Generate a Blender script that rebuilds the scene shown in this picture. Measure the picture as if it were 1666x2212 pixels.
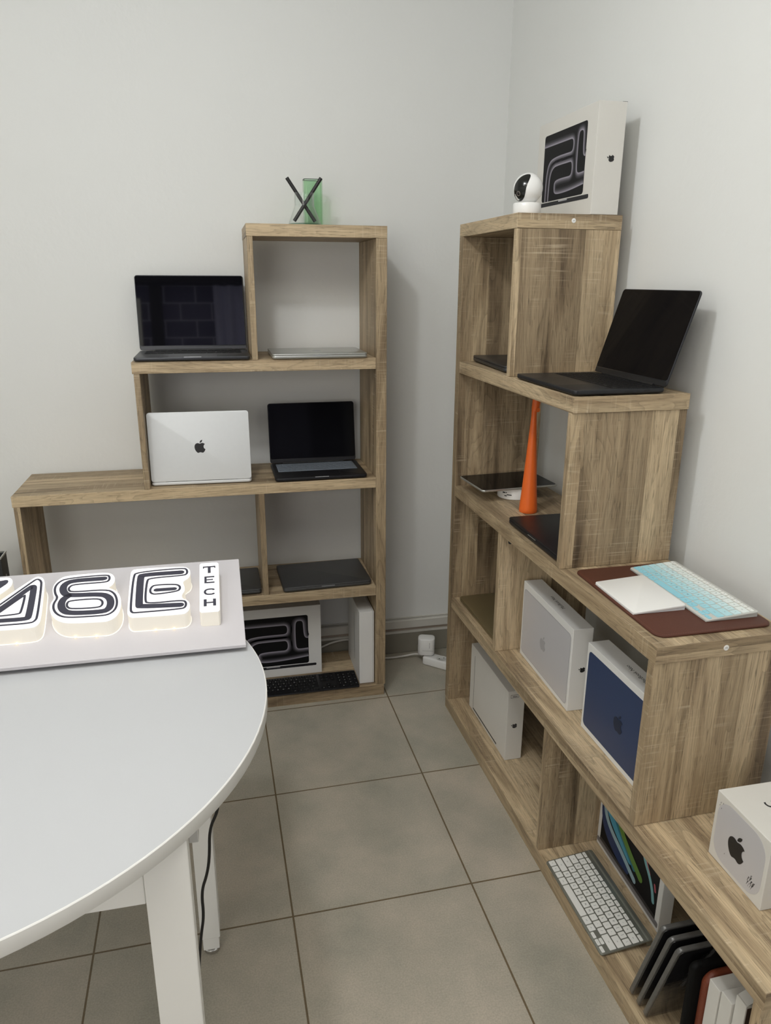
import bpy, bmesh, math, random
from mathutils import Matrix, Vector
random.seed(7)
S = bpy.context.scene
COL = S.collection
for o in list(bpy.data.objects):
    bpy.data.objects.remove(o)
pi = math.pi

# ------------------------------------------------------------------ camera
CP, YAW, PITCH, ROLL = (-0.5302, -2.3314, 1.4502), 0.2229, -0.3037, 0.0045
FPX = 1596.48
fwd = Vector((math.sin(YAW)*math.cos(PITCH), math.cos(YAW)*math.cos(PITCH), math.sin(PITCH)))
rt = Vector((math.cos(YAW), -math.sin(YAW), 0)); up = rt.cross(fwd)
r2 = math.cos(ROLL)*rt + math.sin(ROLL)*up
u2 = -math.sin(ROLL)*rt + math.cos(ROLL)*up
cam = bpy.data.cameras.new('camera'); cam.sensor_fit = 'HORIZONTAL'; cam.sensor_width = 36
cam.lens = FPX/1666*36; cam.clip_start = 0.02
co = bpy.data.objects.new('camera', cam); COL.objects.link(co)
M = Matrix((r2, u2, -fwd)).transposed().to_4x4(); M.translation = CP
co.matrix_world = M
S.camera = co
# ------------------------------------------------------------------ view, world, lights
S.view_settings.view_transform = 'Standard'; S.view_settings.look = 'None'
S.view_settings.exposure = 0.0; S.view_settings.gamma = 1.0
S.view_settings.use_curve_mapping = False
w = bpy.data.worlds.new('world'); S.world = w; w.use_nodes = True
w.node_tree.nodes['Background'].inputs[0].default_value = (0.6, 0.65, 0.7, 1)
w.node_tree.nodes['Background'].inputs[1].default_value = 0.3
CEIL = 2.50
LIGHTS = [('ceiling_bulb', (-0.735, -1.21, CEIL-.09), 0.12, 18.5, (.97, .99, 1.0)),
          ('ceiling_bulb', (-1.33, -1.50, CEIL-.09), 0.12, 8.0, (0.97, .99, 1.0)),
          ('ceiling_fill', (-0.50, -1.95, CEIL-.03), 0.95, 11.0, (1.0, .96, .88)),  # broad overhead fill, added to lift the floor and soften shadows
          ('ceiling_fill', (-2.1, -2.9, CEIL-.03), 0.60, 5.0, (1.0, .97, .91))]  # second added fill, out of view
for nm, loc, size, pw, c in LIGHTS:
    if nm == 'ceiling_bulb':
        l = bpy.data.lights.new(nm, 'POINT'); l.shadow_soft_size = size/2
    else:
        l = bpy.data.lights.new(nm, 'AREA'); l.shape = 'DISK'; l.size = size
    l.energy = pw; l.color = c
    o = bpy.data.objects.new(nm, l); COL.objects.link(o); o.location = loc
# soft fill light added behind the viewer, sized like a window
l = bpy.data.lights.new('rear_fill', 'AREA'); l.shape = 'RECTANGLE'; l.size = 1.5; l.size_y = 1.35; l.energy = 26; l.color = (1.0, .965, .89)
o = bpy.data.objects.new('rear_fill', l); COL.objects.link(o); o.location = (-1.95, -4.03, 1.55); o.rotation_euler = (pi/2, 0, 0)

# ------------------------------------------------------------------ helpers
def lin(r, g, b):
    f = lambda c: (c/255/12.92) if c/255 <= .04045 else ((c/255+.055)/1.055)**2.4
    return (f(r), f(g), f(b), 1)
MATS = {}
def nodes(m):
    return m.node_tree.nodes, m.node_tree.links
def mat(name, col=(.8,.8,.8,1), rough=.5, metal=0.0, spec=.5, emit=None, estr=0, coat=0.0):
    m = bpy.data.materials.new(name); m.use_nodes = True
    b = m.node_tree.nodes['Principled BSDF']
    b.inputs['Base Color'].default_value = col; b.inputs['Roughness'].default_value = rough
    b.inputs['Metallic'].default_value = metal; b.inputs['Specular IOR Level'].default_value = spec
    b.inputs['Coat Weight'].default_value = coat
    if emit:
        b.inputs['Emission Color'].default_value = emit; b.inputs['Emission Strength'].default_value = estr
    MATS[name] = m
    return m
def noise_var(m, scale=30, amount=.06, bump=0.0, bscale=None, coord='Object', stretch=(1,1,1)):
    """small procedural colour variation and bump on a plain material"""
    n, k = nodes(m); b = n['Principled BSDF']
    tc = n.new('ShaderNodeTexCoord'); mp = n.new('ShaderNodeMapping'); mp.inputs['Scale'].default_value = stretch
    k.new(tc.outputs[coord], mp.inputs[0])
    t = n.new('ShaderNodeTexNoise'); t.inputs['Scale'].default_value = scale; t.inputs['Detail'].default_value = 5
    k.new(mp.outputs[0], t.inputs[0])
    c = b.inputs['Base Color'].default_value[:]
    mx = n.new('ShaderNodeMix'); mx.data_type = 'RGBA'
    mx.inputs[6].default_value = tuple(max(0, x*(1-amount)) for x in c[:3])+(1,)
    mx.inputs[7].default_value = tuple(min(1, x*(1+amount)) for x in c[:3])+(1,)
    k.new(t.outputs[0], mx.inputs[0]); k.new(mx.outputs[2], b.inputs['Base Color'])
    if bump:
        t2 = n.new('ShaderNodeTexNoise'); t2.inputs['Scale'].default_value = bscale or scale; t2.inputs['Detail'].default_value = 6
        k.new(mp.outputs[0], t2.inputs[0])
        bp = n.new('ShaderNodeBump'); bp.inputs['Strength'].default_value = bump; bp.inputs['Distance'].default_value = .002
        k.new(t2.outputs[0], bp.inputs['Height']); k.new(bp.outputs[0], b.inputs['Normal'])
    return m
def mathn(n, k, op, a, b=None):
    q = n.new('ShaderNodeMath'); q.operation = op
    for i, x in enumerate((a, b)):
        if x is None: continue
        if isinstance(x, (int, float)): q.inputs[i].default_value = x
        else: k.new(x, q.inputs[i])
    return q.outputs[0]

def wood_mat(name):
    m = mat(name, rough=.5, spec=.35); n, k = nodes(m); b = n['Principled BSDF']
    uvm = n.new('ShaderNodeUVMap'); uvm.uv_map = 'UVMap'
    # glued planks of uneven width: each strip gets its own tone and figure
    sx_ = n.new('ShaderNodeSeparateXYZ'); k.new(uvm.outputs[0], sx_.inputs[0])
    vv = mathn(n, k, 'ADD', mathn(n, k, 'MULTIPLY', sx_.outputs[1], 10.5), mathn(n, k, 'MULTIPLY', mathn(n, k, 'SINE', mathn(n, k, 'MULTIPLY', sx_.outputs[1], 23.0)), .45))
    strip = mathn(n, k, 'FLOOR', vv)
    wn = n.new('ShaderNodeTexWhiteNoise'); wn.noise_dimensions = '1D'; k.new(strip, wn.inputs['W'])
    uv = n.new('ShaderNodeCombineXYZ'); k.new(sx_.outputs[0], uv.inputs[0]); k.new(sx_.outputs[1], uv.inputs[1]); k.new(mathn(n, k, 'MULTIPLY', wn.outputs['Value'], 31.0), uv.inputs[2])
    def nz(sx, sy, detail, dist=0.0, rough=.5, off=0):
        mp = n.new('ShaderNodeMapping'); mp.inputs['Scale'].default_value = (sx, sy, 1); mp.inputs['Location'].default_value = (off, off*1.7, off)
        k.new(uv.outputs[0], mp.inputs[0])
        t = n.new('ShaderNodeTexNoise'); t.inputs['Scale'].default_value = 1; t.inputs['Detail'].default_value = detail
        t.inputs['Distortion'].default_value = dist; t.inputs['Roughness'].default_value = rough
        k.new(mp.outputs[0], t.inputs[0]); return t.outputs[0]
    def ramp(src, pts):
        r = n.new('ShaderNodeValToRGB'); e = r.color_ramp.elements
        while len(e) < len(pts): e.new(.5)
        for q, (p, c) in zip(e, pts): q.position = p; q.color = c if len(c) == 4 else (*c, 1)
        k.new(src, r.inputs[0]); return r.outputs[0]
    def mixc(f, a, c, mode='MIX'):
        x = n.new('ShaderNodeMix'); x.data_type = 'RGBA'; x.blend_type = mode
        for i, v in ((0, f), (6, a), (7, c)):
            if isinstance(v, (int, float)): x.inputs[i].default_value = v
            elif isinstance(v, tuple): x.inputs[i].default_value = v
            else: k.new(v, x.inputs[i])
        return x.outputs[2]
    g = lambda v: (v, v, v, 1)
    broad = nz(1.3, 15, 3, 1.2)                       # plank-wide tone bands
    tone = ramp(broad, [(.28, lin(118,101,80)), (.43, lin(170,150,121)), (.56, lin(200,180,148)), (.66, lin(188,167,136)), (.78, lin(154,134,106))])
    tone = mixc(1.0, tone, ramp(wn.outputs['Value'], [(0, lin(206,203,200)), (.35, lin(236,234,231)), (.7, (1,1,1,1)), (1, (1.08,1.07,1.05,1))]), 'MULTIPLY')
    # cathedral figure: wavy contour lines of a stretched noise field
    fld = nz(1.1, 9, 2, 1.6, off=3.1)
    rings = mathn(n, k, 'FRACT', mathn(n, k, 'MULTIPLY', fld, 14))
    rl = ramp(rings, [(0, g(.58)), (.10, g(.76)), (.4, g(1)), (1, g(1.02))])
    tone = mixc(.62, tone, rl, 'MULTIPLY')
    fib = ramp(nz(5, 420, 3, .3, .65, 7), [(.34, g(.70)), (.5, g(.98)), (.66, g(1.12))])
    tone = mixc(.75, tone, fib, 'MULTIPLY')
    por = ramp(nz(26, 520, 2, .2, .5, 1.3), [(.32, g(.35)), (.43, g(1))])
    tone = mixc(.6, tone, por, 'MULTIPLY')
    saw = nz(230, 7, 2, .1, .5, 5)                    # pale saw marks across the grain, in patches
    patch = ramp(nz(6, 14, 1, .4, .5, 9), [(.48, g(.1)), (.66, g(1))])
    sm = mathn(n, k, 'MULTIPLY', ramp(saw, [(.56, g(0)), (.70, g(.30))]), patch)
    tone = mixc(sm, tone, lin(226,210,182))
    k.new(tone, b.inputs['Base Color'])
    bp = n.new('ShaderNodeBump'); bp.inputs['Strength'].default_value = .25; bp.inputs['Distance'].default_value = .0006
    k.new(fib, bp.inputs['Height']); k.new(bp.outputs[0], b.inputs['Normal'])
    return m

def glass_mat(name, tint, rough=.02):
    """thin tinted glass: transparent body with fresnel reflection"""
    m = bpy.data.materials.new(name); m.use_nodes = True; n, k = nodes(m); n.clear()
    out = n.new('ShaderNodeOutputMaterial'); tr = n.new('ShaderNodeBsdfTransparent'); tr.inputs[0].default_value = tint
    gl = n.new('ShaderNodeBsdfGlossy'); gl.inputs['Roughness'].default_value = rough
    lw = n.new('ShaderNodeLayerWeight'); lw.inputs[0].default_value = .5
    fr = mathn(n, k, 'MULTIPLY_ADD', mathn(n, k, 'POWER', lw.outputs['Facing'], 3.0), .62); fr.node.inputs[2].default_value = .035
    mx = n.new('ShaderNodeMixShader'); k.new(fr, mx.inputs[0]); k.new(tr.outputs[0], mx.inputs[1]); k.new(gl.outputs[0], mx.inputs[2])
    k.new(mx.outputs[0], out.inputs[0]); MATS[name] = m
    return m

def link(name, bm, mats, parent=None, matrix=None, smooth=False, recalc=True):
    me = bpy.data.meshes.new(name)
    if recalc: bmesh.ops.recalc_face_normals(bm, faces=bm.faces[:])
    if smooth:
        for f in bm.faces: f.smooth = True
    bm.to_mesh(me); bm.free()
    for m in (mats if isinstance(mats, (list, tuple)) else [mats]): me.materials.append(m)
    if smooth: me.set_sharp_from_angle(angle=math.radians(40))
    o = bpy.data.objects.new(name, me); COL.objects.link(o)
    if parent: o.parent = parent
    if matrix is not None: o.matrix_local = matrix
    return o
def tag(o, label, cat, group=None):
    o['label'] = label; o['category'] = cat
    if group: o['group'] = group
    return o
def thing(name, label, cat, loc=(0,0,0), rz=0, group=None, rx=0, ry=0):
    o = bpy.data.objects.new(name, None); o.empty_display_size = .05; COL.objects.link(o)
    o.rotation_mode = 'XYZ'; o.location = (loc[0], loc[1], loc[2]+(.0005 if loc[2] > .01 else 0)); o.rotation_euler = (rx, ry, rz)
    return tag(o, label, cat, group)
def struct(o):
    o['kind'] = 'structure'; return o
def T(x=0, y=0, z=0): return Matrix.Translation((x, y, z))
def R(a, ax): return Matrix.Rotation(a, 4, ax)

def box(x0, x1, y0, y1, z0, z1, bev=0.0, seg=1, bm=None):
    bm = bm or bmesh.new()
    r = bmesh.ops.create_cube(bm, size=1)
    for v in r['verts']:
        v.co = Vector(((x0+x1)/2+v.co.x*(x1-x0), (y0+y1)/2+v.co.y*(y1-y0), (z0+z1)/2+v.co.z*(z1-z0)))
    if bev:
        es = list({e for v in r['verts'] for e in v.link_edges})
        bmesh.ops.bevel(bm, geom=es, offset=bev, segments=seg, affect='EDGES', profile=.5)
    return bm
def rrect(w, d, r, seg=6, cx=0, cy=0):
    pts = []
    for sx, sy, a0 in ((1,1,0), (-1,1,90), (-1,-1,180), (1,-1,270)):
        for i in range(seg+1):
            a = math.radians(a0+90*i/seg)
            pts.append((cx+sx*(w/2-r)+r*math.cos(a), cy+sy*(d/2-r)+r*math.sin(a)))
    return pts
def prism(pts, z0, z1, bm=None, mi=0):
    bm = bm or bmesh.new()
    a = [bm.verts.new((x, y, z0)) for x, y in pts]; b = [bm.verts.new((x, y, z1)) for x, y in pts]
    n = len(pts)
    fs = [bm.faces.new(b), bm.faces.new(a[::-1])]
    for i in range(n): fs.append(bm.faces.new((a[i], a[(i+1) % n], b[(i+1) % n], b[i])))
    for f in fs: f.material_index = mi
    return bm
def slab(w, d, h, r, bev=.001, seg=6, z0=0, cx=0, cy=0, bm=None, bevbot=None, mi=0):
    """rounded plate with softened top and bottom rims"""
    bm = bm or bmesh.new(); bb = bev if bevbot is None else bevbot
    levels = [(z0, bb), (z0+bb*.35, bb*.3), (z0+bb, 0), (z0+h-bev, 0), (z0+h-bev*.35, bev*.3), (z0+h, bev)]
    rings = []
    for z, ins in levels:
        rr = max(r-ins, .0003)
        rings.append([bm.verts.new((x, y, z)) for x, y in rrect(w-2*ins, d-2*ins, rr, seg, cx, cy)])
    n = len(rings[0]); fs = []
    for a, b in zip(rings, rings[1:]):
        for i in range(n): fs.append(bm.faces.new((a[i], a[(i+1) % n], b[(i+1) % n], b[i])))
    fs.append(bm.faces.new(rings[-1])); fs.append(bm.faces.new(rings[0][::-1]))
    for f in fs: f.material_index = mi
    return bm
def lathe(profile, seg=32, bm=None, closed=False, axis=(0,0), mi=0):
    bm = bm or bmesh.new(); rings = []
    for r, z in profile:
        if r < 1e-6: rings.append([bm.verts.new((axis[0], axis[1], z))])
        else: rings.append([bm.verts.new((axis[0]+r*math.cos(2*pi*i/seg), axis[1]+r*math.sin(2*pi*i/seg), z)) for i in range(seg)])
    for a, b in zip(rings, rings[1:]):
        for i in range(seg):
            j = (i+1) % seg
            q = [a[i % len(a)], a[j % len(a)], b[j % len(b)], b[i % len(b)]]
            u = []
            for v in q:
                if v not in u: u.append(v)
            if len(u) > 2: bm.faces.new(u).material_index = mi
    return bm
def smooth_path(P, it=3, closed=False):
    P = [Vector(p) for p in P]
    for _ in range(it):
        Q = []; n = len(P)
        rng = range(n) if closed else range(n-1)
        if not closed: Q.append(P[0])
        for i in rng:
            a, b = P[i], P[(i+1) % n]
            Q += [a*.75+b*.25, a*.25+b*.75]
        if not closed: Q.append(P[-1])
        P = Q
    return P
def tube(path, r, seg=8, bm=None):
    bm = bm or bmesh.new(); P = [Vector(p) for p in path]; rings = []; nrm = None
    for i, p in enumerate(P):
        t = (P[min(i+1, len(P)-1)]-P[max(i-1, 0)]).normalized()
        if nrm is None: nrm = t.orthogonal().normalized()
        nrm = (nrm-t*nrm.dot(t)).normalized(); bn = t.cross(nrm)
        rings.append([bm.verts.new(p+nrm*r*math.cos(2*pi*k/seg)+bn*r*math.sin(2*pi*k/seg)) for k in range(seg)])
    for a, b in zip(rings, rings[1:]):
        for k in range(seg): bm.faces.new((a[k], a[(k+1) % seg], b[(k+1) % seg], b[k]))
    bm.faces.new(rings[0][::-1]); bm.faces.new(rings[-1])
    return bm
def offsets(P, closed=False):
    P = [Vector((p[0], p[1])) for p in P]; n = len(P); out = []
    for i in range(n):
        a = P[(i-1) % n] if closed or i > 0 else None; b = P[(i+1) % n] if closed or i < n-1 else None
        t1 = (P[i]-a).normalized() if a is not None else (b-P[i]).normalized()
        t2 = (b-P[i]).normalized() if b is not None else t1
        n1 = Vector((-t1.y, t1.x)); n2 = Vector((-t2.y, t2.x)); m = (n1+n2)
        m = m.normalized() if m.length > 1e-6 else n1
        c = max(m.dot(n1), .5); out.append(m/c)
    return P, out
def ribbon(P, width, z, h=.0003, closed=False, caps=True, bm=None, mi=0):
    """flat printed line of given width lying on plane z"""
    bm = bm or bmesh.new(); P, nn = offsets(P, closed); n = len(P); w2 = width/2
    if not closed and caps:
        def cap(p, d, first):
            ang = math.atan2(d.y, d.x); k = 6
            return [p+Vector((math.cos(ang+s), math.sin(ang+s)))*w2 for s in [pi*(i/k) for i in range(k+1)]]
        left = [p+q*w2 for p, q in zip(P, nn)]; right = [p-q*w2 for p, q in zip(P, nn)]
        c1 = cap(P[-1], -nn[-1], 0); c0 = cap(P[0], nn[0], 0)
        # end caps as separate fans that only touch the strip
        for p, c in ((P[-1], c1), (P[0], c0)):
            f = bm.faces.new([bm.verts.new((v.x, v.y, z+h)) for v in c]); f.material_index = mi
    L = [bm.verts.new((*(p+q*w2), z+h)) for p, q in zip(P, nn)]; Rr = [bm.verts.new((*(p-q*w2), z+h)) for p, q in zip(P, nn)]
    L0 = [bm.verts.new((v.co.x, v.co.y, z)) for v in L]; R0 = [bm.verts.new((v.co.x, v.co.y, z)) for v in Rr]
    for i in range(n if closed else n-1):
        j = (i+1) % n
        for q in ((Rr[i], Rr[j], L[j], L[i]), (L0[i], L[i], L[j], L0[j]), (R0[i], R0[j], Rr[j], Rr[i])):
            bm.faces.new(q).material_index = mi
    return bm

# emblem: fruit silhouette with leaf, unit height
def cubic(p, c1, c2, e, n=8):
    o = []
    for i in range(1, n+1):
        t = i/n; o.append(tuple((1-t)**3*p[k]+3*(1-t)**2*t*c1[k]+3*(1-t)*t*t*c2[k]+t**3*e[k] for k in (0,1)))
    return o
def svgpath(start, segs):
    p = start; out = [p]
    for s in segs:
        c1 = (p[0]+s[0], p[1]+s[1]); c2 = (p[0]+s[2], p[1]+s[3]); e = (p[0]+s[4], p[1]+s[5])
        out += cubic(p, c1, c2, e); p = e
    return out
_body = svgpath((12.152,6.896), [(-.948,0,-2.415,-1.078,-3.96,-1.04),(-2.04,.027,-3.91,1.183,-4.961,3.014),(-2.117,3.675,-.546,9.103,1.519,12.09),
    (1.013,1.454,2.208,3.09,3.792,3.039),(1.52,-.065,2.09,-.987,3.935,-.987),(1.831,0,2.35,.987,3.96,.948),(1.637,-.026,2.676,-1.48,3.676,-2.948),
    (1.156,-1.688,1.636,-3.325,1.662,-3.415),(-.039,-.013,-3.182,-1.221,-3.22,-4.857),(-.026,-3.04,2.48,-4.494,2.597,-4.559),
    (-1.429,-2.09,-3.623,-2.324,-4.39,-2.376),(-2,-.156,-3.675,1.09,-4.61,1.09)])[:-1]
_leaf = svgpath((15.53,3.83), [(.843,-1.012,1.4,-2.427,1.245,-3.83),(-1.207,.052,-2.662,.805,-3.532,1.818),(-.78,.896,-1.454,2.338,-1.273,3.714),(1.338,.104,2.715,-.688,3.559,-1.701)])[:-1]
EMB = [[((x-12)/24, (12-y)/24) for x, y in q] for q in (_body, _leaf)]
def emblem(size, h=.0003):
    bm = bmesh.new()
    for q in EMB: prism([(x*size, y*size) for x, y in q[::-1]], 0, h, bm)
    return bm

_glyph = {}
def glyphs(txt):
    """vertices and faces of a word in the built-in font, unit size, centred"""
    if txt not in _glyph:
        cu = bpy.data.curves.new('t', 'FONT'); cu.body = txt; cu.size = 1; cu.align_x = 'CENTER'; cu.resolution_u = 3
        o = bpy.data.objects.new('t', cu); COL.objects.link(o)
        bpy.context.view_layer.update()
        me = o.to_mesh(); vs = [v.co.copy() for v in me.vertices]; fs = [tuple(p.vertices) for p in me.polygons]
        o.to_mesh_clear(); bpy.data.objects.remove(o); bpy.data.curves.remove(cu)
        if vs:
            cy = (min(v.y for v in vs)+max(v.y for v in vs))/2
            cx = (min(v.x for v in vs)+max(v.x for v in vs))/2
            vs = [Vector((v.x-cx, v.y-cy, 0)) for v in vs]
        _glyph[txt] = (vs, fs)
    return _glyph[txt]
def text_bm(txt, size, bm=None, at=(0,0,0), mi=0, sx=1, bold=0, rot=0):
    bm = bm or bmesh.new(); vs, fs = glyphs(txt)
    offs = [(0,0)] if not bold else [(0,0), (bold,0), (-bold,0), (0,bold), (0,-bold)]
    cr, sr = math.cos(rot), math.sin(rot)
    for ox, oy in offs:
        q = []
        for v in vs:
            x, y = v.x*size*sx+ox, v.y*size+oy
            q.append(bm.verts.new((at[0]+cr*x-sr*y, at[1]+sr*x+cr*y, at[2]+abs(ox)*.1)))
        for f in fs:
            try: bm.faces.new([q[i] for i in f]).material_index = mi
            except ValueError: pass
    return bm

def grain_uv(bm, g, seed):
    """uv in metres, u along the grain axis g"""
    L = bm.loops.layers.uv.new('UVMap'); rnd = random.Random(seed); off = [(rnd.random()*20, rnd.random()*20) for _ in range(3)]
    ext = [max(v.co[i] for v in bm.verts)-min(v.co[i] for v in bm.verts) for i in range(3)]
    for f in bm.faces:
        na = max(range(3), key=lambda i: abs(f.normal[i]))
        oth = [i for i in range(3) if i != na]
        if na == g: ua = max(oth, key=lambda i: ext[i])
        else: ua = g
        va = [i for i in oth if i != ua][0]
        for lp in f.loops:
            lp[L].uv = (lp.vert.co[ua]+off[na][0], lp.vert.co[va]+off[na][1])
_seed = [0]
def board(name, x0, x1, y0, y1, z0, z1, g, parent, m=None):
    _seed[0] += 1
    bm = box(x0, x1, y0, y1, z0, z1, .0008); bm.normal_update(); grain_uv(bm, g, _seed[0]*13+5)
    return link(name, bm, m or MATS['wood'], parent)

# ------------------------------------------------------------------ materials
wood_mat('wood')
wall_m = noise_var(mat('wall_paint', (.775,.785,.768,1), .75, spec=.25), 2.0, .02, .35, 55)
ceil_m = mat('ceiling_paint', (.80,.80,.78,1), .8)
white_m = noise_var(mat('white_card', lin(226,226,224), .45, spec=.4), 14, .025)
white2_m = noise_var(mat('aged_white_card', lin(216,214,208), .5, spec=.3), 9, .04)
whitelam_m = mat('white_laminate', lin(194,196,199), .32, spec=.45)
whitemet_m = mat('white_powder_coat', lin(240,240,236), .42, spec=.4)
whiteplas_m = mat('white_plastic', lin(236,236,234), .28, spec=.5)
ink_m = mat('black_ink', (.012,.012,.013,1), .5)
grayink_m = mat('dark_grey_ink', lin(62,62,64), .55)
printblack_m = mat('printed_black', (.008,.008,.009,1), .5, spec=.12)
silver_m = noise_var(mat('silver_aluminium', lin(228,231,233), .55, metal=.10, spec=.35), 60, .02)
silverd_m = noise_var(mat('brushed_silver', lin(196,198,194), .34, metal=.75), 80, .03)
space_m = noise_var(mat('space_grey_aluminium', lin(76,77,80), .40, metal=.8), 80, .04)
black_m = noise_var(mat('black_aluminium', lin(52,53,56), .40, metal=.7), 80, .05)
blackd_m = noise_var(mat('near_black_aluminium', lin(40,40,43), .42, metal=.5), 80, .05)
graph_m = noise_var(mat('graphite_aluminium', lin(86,87,88), .42, metal=.6), 80, .04)
gold_m = noise_var(mat('gold_aluminium', lin(146,134,102), .38, metal=.75), 80, .03)
screen_m = mat('black_screen_glass', (.004,.004,.005,1), .06, spec=.10)
screenr_m = mat('glossy_screen_glass', (.004,.004,.006,1), .03, spec=.85)
key_m = mat('black_key', (.008,.008,.009,1), .6, spec=.18)
well_m = mat('dark_key_well', (.014,.014,.015,1), .5, spec=.3)
keyw_m = mat('white_key', lin(232,232,228), .42, spec=.4)
notchlight_m = mat('notch_highlight', lin(196,198,202), .3, metal=.4)
cover_m = noise_var(mat('grey_silicone', lin(116,124,134), .6, spec=.3), 300, .10)
blueink_m = mat('midnight_blue_print', lin(52,69,106), .36, metal=.2, spec=.5)
blueemb_m = mat('dark_blue_emblem', lin(34,46,72), .3, metal=.3)
greyface_m = noise_var(mat('pale_silver_print', lin(204,204,208), .38, metal=.2), 8, .03)
greyemb_m = mat('grey_emblem', lin(178,178,182), .4, metal=.2)
orange_m = noise_var(mat('orange_enamel', lin(234,108,40), .38, spec=.45), 40, .02)
leather_m = noise_var(mat('brown_leather', lin(84,46,33), .52, spec=.4), 25, .06, .35, 900)
leather2_m = noise_var(mat('tan_leather', lin(112,54,34), .45, spec=.45), 18, .15, .4, 220)
leatherb_m = mat('black_leather', (.004,.004,.004,1), .6, spec=.12)
wrap_m = noise_var(mat('plastic_wrapped_black', (.012,.012,.013,1), .12, spec=.8, coat=.6), 60, .3, .9, 38)
wrapedge_m = noise_var(mat('grey_tablet_edge', lin(84,84,82), .35, spec=.6, coat=.4), 60, .25, .5, 60)
cable_m = mat('white_cable', lin(205,203,196), .45)
cableb_m = mat('black_cable', (.01,.01,.011,1), .4)
plug_m = mat('socket_shadow', lin(60,60,58), .6)
skirt_m = noise_var(mat('skirting_tile', lin(138,134,122), .4), 12, .08, .1, 40)
trunk_m = mat('cable_trunking', lin(206,204,196), .5)
shadowband_m = mat('trunking_shadow_band', lin(176,162,148), .7)  # shade below the trunking, put into the colour
chrome_m = mat('chrome', (.6,.6,.6,1), .2, metal=1)
darkmetal_m = noise_var(mat('dark_steel', lin(66,68,70), .4, metal=.6), 60, .08)
signboard_m = mat('sign_panel', lin(205,202,206), .35, spec=.4)
signface_m = mat('lit_acrylic_face', (.62,.62,.62,1), .45, spec=.3, emit=(1.0,.985,.96,1), estr=.62)
signside_m = mat('lit_acrylic_side', (.72,.69,.62,1), .45, emit=(1.0,.93,.80,1), estr=.27)
signink_m = mat('sign_print', lin(66,66,78), .5, spec=.2)
led_m = mat('led_dot', (1,.8,.45,1), .4, emit=(1.0,.78,.42,1), estr=1.6)
openshade_m = mat('opening_shade', lin(70,52,40), .8)
glass_m = glass_mat('clear_glass', (.965,.98,.972,1))
glassb_m = glass_mat('glass_base', (.72,.85,.79,1))
green_m = glass_mat('green_glass', (.84,.955,.845,1))
greenrim_m = mat('dark_green_rim', lin(34,70,44), .2)

# printed swirl: colour attribute drives ink tone across each stroke
def swirl_mat():
    m = mat('swirl_print', rough=.5, spec=.12); n, k = nodes(m)
    a = n.new('ShaderNodeVertexColor'); a.layer_name = 'ink'
    k.new(a.outputs[0], n['Principled BSDF'].inputs['Base Color']); return m
swirl_m = swirl_mat()

# floor tiles
def floor_mat():
    m = mat('floor_tile', rough=.42, spec=.4); n, k = nodes(m); b = n['Principled BSDF']
    tc = n.new('ShaderNodeTexCoord'); mp = n.new('ShaderNodeMapping'); th = -.0113
    p0 = Vector((.0064, -.0200, 0)); q = Matrix.Rotation(th, 3, 'Z') @ p0
    mp.inputs['Rotation'].default_value = (0, 0, th); mp.inputs['Location'].default_value = (-q.x, -q.y, 0)
    k.new(tc.outputs['Object'], mp.inputs[0])
    br = n.new('ShaderNodeTexBrick'); br.offset = 0; br.squash = 1
    br.inputs['Scale'].default_value = 1; br.inputs['Brick Width'].default_value = .4493; br.inputs['Row Height'].default_value = .4493
    br.inputs['Mortar Size'].default_value = .0024; br.inputs['Mortar Smooth'].default_value = .15; br.inputs['Bias'].default_value = 0
    br.inputs['Color1'].default_value = lin(172,168,156); br.inputs['Color2'].default_value = lin(179,172,159); br.inputs['Mortar'].default_value = lin(112,98,76)
    k.new(mp.outputs[0], br.inputs[0])
    t = n.new('ShaderNodeTexNoise'); t.inputs['Scale'].default_value = 4.2; t.inputs['Detail'].default_value = 7; t.inputs['Roughness'].default_value = .6
    k.new(tc.outputs['Object'], t.inputs[0])
    r = n.new('ShaderNodeValToRGB'); r.color_ramp.elements[0].position = .3; r.color_ramp.elements[0].color = (.76,.79,.77,1)
    r.color_ramp.elements[1].position = .72; r.color_ramp.elements[1].color = (1.20,1.15,1.11,1)
    k.new(t.outputs[0], r.inputs[0])
    t2 = n.new('ShaderNodeTexNoise'); t2.inputs['Scale'].default_value = 260; t2.inputs['Detail'].default_value = 3
    k.new(tc.outputs['Object'], t2.inputs[0])
    r2_ = n.new('ShaderNodeValToRGB'); r2_.color_ramp.elements[0].position = .3; r2_.color_ramp.elements[0].color = (.88,.88,.88,1)
    r2_.color_ramp.elements[1].position = .7; r2_.color_ramp.elements[1].color = (1.1,1.1,1.1,1)
    k.new(t2.outputs[0], r2_.inputs[0])
    c = br.outputs[0]
    for s in (r.outputs[0], r2_.outputs[0]):
        x = n.new('ShaderNodeMix'); x.data_type = 'RGBA'; x.blend_type = 'MULTIPLY'; x.inputs[0].default_value = 1
        k.new(c, x.inputs[6]); k.new(s, x.inputs[7]); c = x.outputs[2]
    k.new(c, b.inputs['Base Color'])
    bp = n.new('ShaderNodeBump'); bp.inputs['Strength'].default_value = .5; bp.inputs['Distance'].default_value = .002; bp.invert = True
    k.new(br.outputs['Fac'], bp.inputs['Height']); k.new(bp.outputs[0], b.inputs['Normal'])
    return m
floor_m = floor_mat()
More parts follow.
